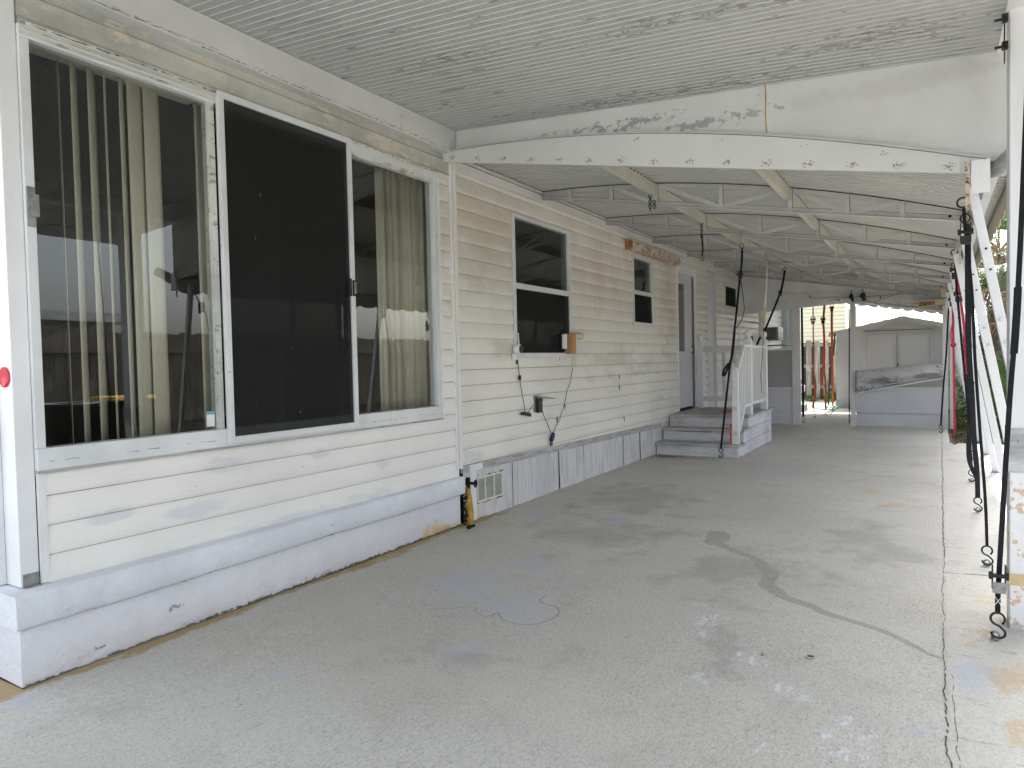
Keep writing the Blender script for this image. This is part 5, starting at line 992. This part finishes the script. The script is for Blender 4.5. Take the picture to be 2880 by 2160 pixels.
# ------------------------------------------------------------ palms and plants
def fan(m, base, d, L_, nb, droop, rn, spread=2.1, bw=.022):
    d = Vector(d).normalized(); sd_ = d.cross(Vector((0,0,1))); sd_.normalize() if sd_.length > .01 else None; up = sd_.cross(d)
    for k in range(nb):
        a = (k/(nb-1)-.5)*spread*1.5; v = d*math.cos(a)+sd_*math.sin(a)+up*rn.uniform(-.08,.08); v.normalize(); ll = L_*(.72+.28*math.cos(a))*rn.uniform(.85,1.05)
        p0 = Vector(base); w_ = sd_*math.cos(a)-d*math.sin(a); pts = []
        for j in range(4):
            t = j/3; p = p0+v*ll*t+Vector((0,0,-droop*ll*t*t)); ww = bw*(.35,1,.75,.08)[j]; pts.append((p-w_*ww*.5,p+w_*ww*.5))
        m.grid([[a_ for a_,b_ in pts],[b_ for a_,b_ in pts]])
def palm(label, x, y, zc, rad, nf, seed, trunk_r=.14, dead=10, nb=15, lean=(0,0)):
    rn = random.Random(seed); t = thing('palm_tree', (x,y,0), label, 'palm')
    tp = [(x+lean[0]*k/8,y+lean[1]*k/8,zc*k/8-.1) for k in range(9)]; MB().tube(tp,[trunk_r*(1.2-.05*k)*rn.uniform(.9,1.1) for k in range(9)],10).build('trunk', TRUNK, t, smooth=True)
    cx, cy = x+lean[0], y+lean[1]; m = MB(); st_ = MB(); md = MB()
    for k in range(nf):
        az = rn.uniform(0,2*PI); el = rn.uniform(-.5,1.35); d_ = Vector((math.cos(az)*math.cos(el),math.sin(az)*math.cos(el),math.sin(el))); sl_ = rad*rn.uniform(.45,.62); b0 = Vector((cx,cy,zc)); b1 = b0+d_*sl_-Vector((0,0,.05))
        st_.tube([b0,b0+d_*sl_*.5+Vector((0,0,.02)),b1],[.014,.010,.006],5); fan(m,b1,d_,rad*.62,nb,rn.uniform(.15,.5),rn)
    for k in range(dead):
        az = rn.uniform(0,2*PI); d_ = Vector((math.cos(az)*.35,math.sin(az)*.35,-1)); b0 = Vector((cx,cy,zc-.05)); b1 = b0+d_*rad*.4; st_.tube([b0,b1],[.014,.008],5); fan(md,b1,d_,rad*.6,11,.1,rn,1.2,.03)
    for k in range(26):   # leaf boots on the trunk
        az = rn.uniform(0,2*PI); z = zc-rn.uniform(.1,1.2); md.bar((cx+math.cos(az)*trunk_r*.8,cy+math.sin(az)*trunk_r*.8,z),(cx+math.cos(az)*trunk_r*2.1,cy+math.sin(az)*trunk_r*2.1,z+.18),.05,.02)
    m.build('crown', PALMG, t); st_.build('leaf_stalks', PALMD, t); md.build('dead_fronds', PALMD, t); return t
palm('fan palm with a full green crown beyond the leaning posts', 1.05,16.0,3.15,1.1,50,3,nb=18)
palm('taller fan palm whose dry frond tips hang at the top right', 1.75,12.0,3.95,1.35,30,9,dead=18)
palm('short fan palm with brown boots on its trunk', .92,14.6,2.15,.7,10,15,trunk_r=.15,dead=20)
def young(label, x, y, seed, n=16, L_=1.5):
    rn = random.Random(seed); t = thing('young_palm', (x,y,0), label, 'plant'); m = MB(); s_ = MB()
    for k in range(n):
        az = rn.uniform(0,2*PI); el = rn.uniform(.75,1.45); d_ = Vector((math.cos(az)*math.cos(el),math.sin(az)*math.cos(el),math.sin(el))); l_ = L_*rn.uniform(.35,.7); b0 = Vector((x,y,0)); b1 = b0+d_*l_; s_.tube([b0,b1],[.008,.005],5); fan(m,b1,d_,.5,13,rn.uniform(.05,.35),rn,1.9,.024)
    m.build('leaves', PALMY, t); s_.build('stems', PALMY, t)
young('bright green young fan palm between the leaning posts and the column', 1.2,14.2,4,22,1.7); young('young fan palm further back by the fence', .85,17.2,5,18,2.1)
def bush(name, label, cat, x, y, z0, z1, r, n, mat, seed, s=.05):
    rn = random.Random(seed); t = thing(name, (x,y,0), label, cat); m = MB(); q = MB()
    for k in range(9): a = rn.uniform(0,6.28); q.tube([(x,y,0),(x+math.cos(a)*r*.6,y+math.sin(a)*r*.6,z1*.8)],[.012,.004],5)
    for _ in range(n):
        a = rn.uniform(0,6.28); rr = r*math.sqrt(rn.random()); z = rn.uniform(z0,z1); k = (1-((z-z0)/(z1-z0)-.45)**2*1.6); px, py = x+math.cos(a)*rr*k, y+math.sin(a)*rr*k; v = Vector((rn.gauss(0,1),rn.gauss(0,1),rn.gauss(0,.6))).normalized(); u = v.cross(Vector((rn.gauss(0,1),rn.gauss(0,1),rn.gauss(0,1)))).normalized(); c = Vector((px,py,z)); sz = s*rn.uniform(.6,1.3); m.add([c-v*sz,c+u*sz*.5,c+v*sz,c-u*sz*.5], [(0,1,2,3)])
    m.build('foliage', mat, t); q.build('stems', TRUNK, t); return t
palm('broad fan palm standing behind the others by the fence', 1.3,18.6,2.6,1.3,40,77,nb=17)
bush('shrub','tall loose green shrub right of the shed','shrub',1.15,17.4,.3,2.0,.42,2600,PALMG,61,.06)
bush('ivy_bush','dark green ivy bush against the back fence right of the shed','bush',1.3,18.6,.02,1.3,.5,2600,IVY,31)
bush('ivy_bush','low dark green bush at the soil edge behind the leaning posts','bush',.82,12.3,.0,.55,.3,900,IVY,33,.045)
bush('weed','light green weed patch at the foot of the fence left of the orange straps','weed',-2.9,20.7,.0,.16,.18,160,PALMY,41,.05); bush('weed','light green tuft between the fence boards in the doorway','weed',-2.42,20.7,.0,.28,.16,200,PALMY,42,.06)
bush('weed','small weed beside the end posts','weed',.62,14.2,.0,.75,.32,700,PALMY,43,.04)
m = MB(); rn = random.Random(51)
for _ in range(5200):
    x = .25+abs(rn.gauss(0,1.1)); y = rn.uniform(11.6,20.5)
    if x > 3.4: continue
    h_ = rn.uniform(.03,.13); a = rn.uniform(0,6.28); dx, dy = math.cos(a)*.006, math.sin(a)*.006; bx, by = rn.gauss(0,.03), rn.gauss(0,.03)
    m.add([(x-dx,y-dy,-.05),(x+dx,y+dy,-.05),(x+bx,y+by,-.05+h_)], [(0,1,2)])
o = m.build('grass', GRASS); tag(o, 'sparse grass growing in the yard right of the carport', 'grass', kind='stuff')
m = MB(); 
for _ in range(2600):
    x = .22+abs(rn.gauss(0,.6)); y = 11.5+abs(rn.gauss(0,3)); leaf(m, x, y, -.04+rn.random()*.02, rn.uniform(.015,.045))
o = m.build('leaf_litter', LEAFL); tag(o, 'brown leaf litter on the soil behind the pavement edge', 'leaf litter', kind='stuff')
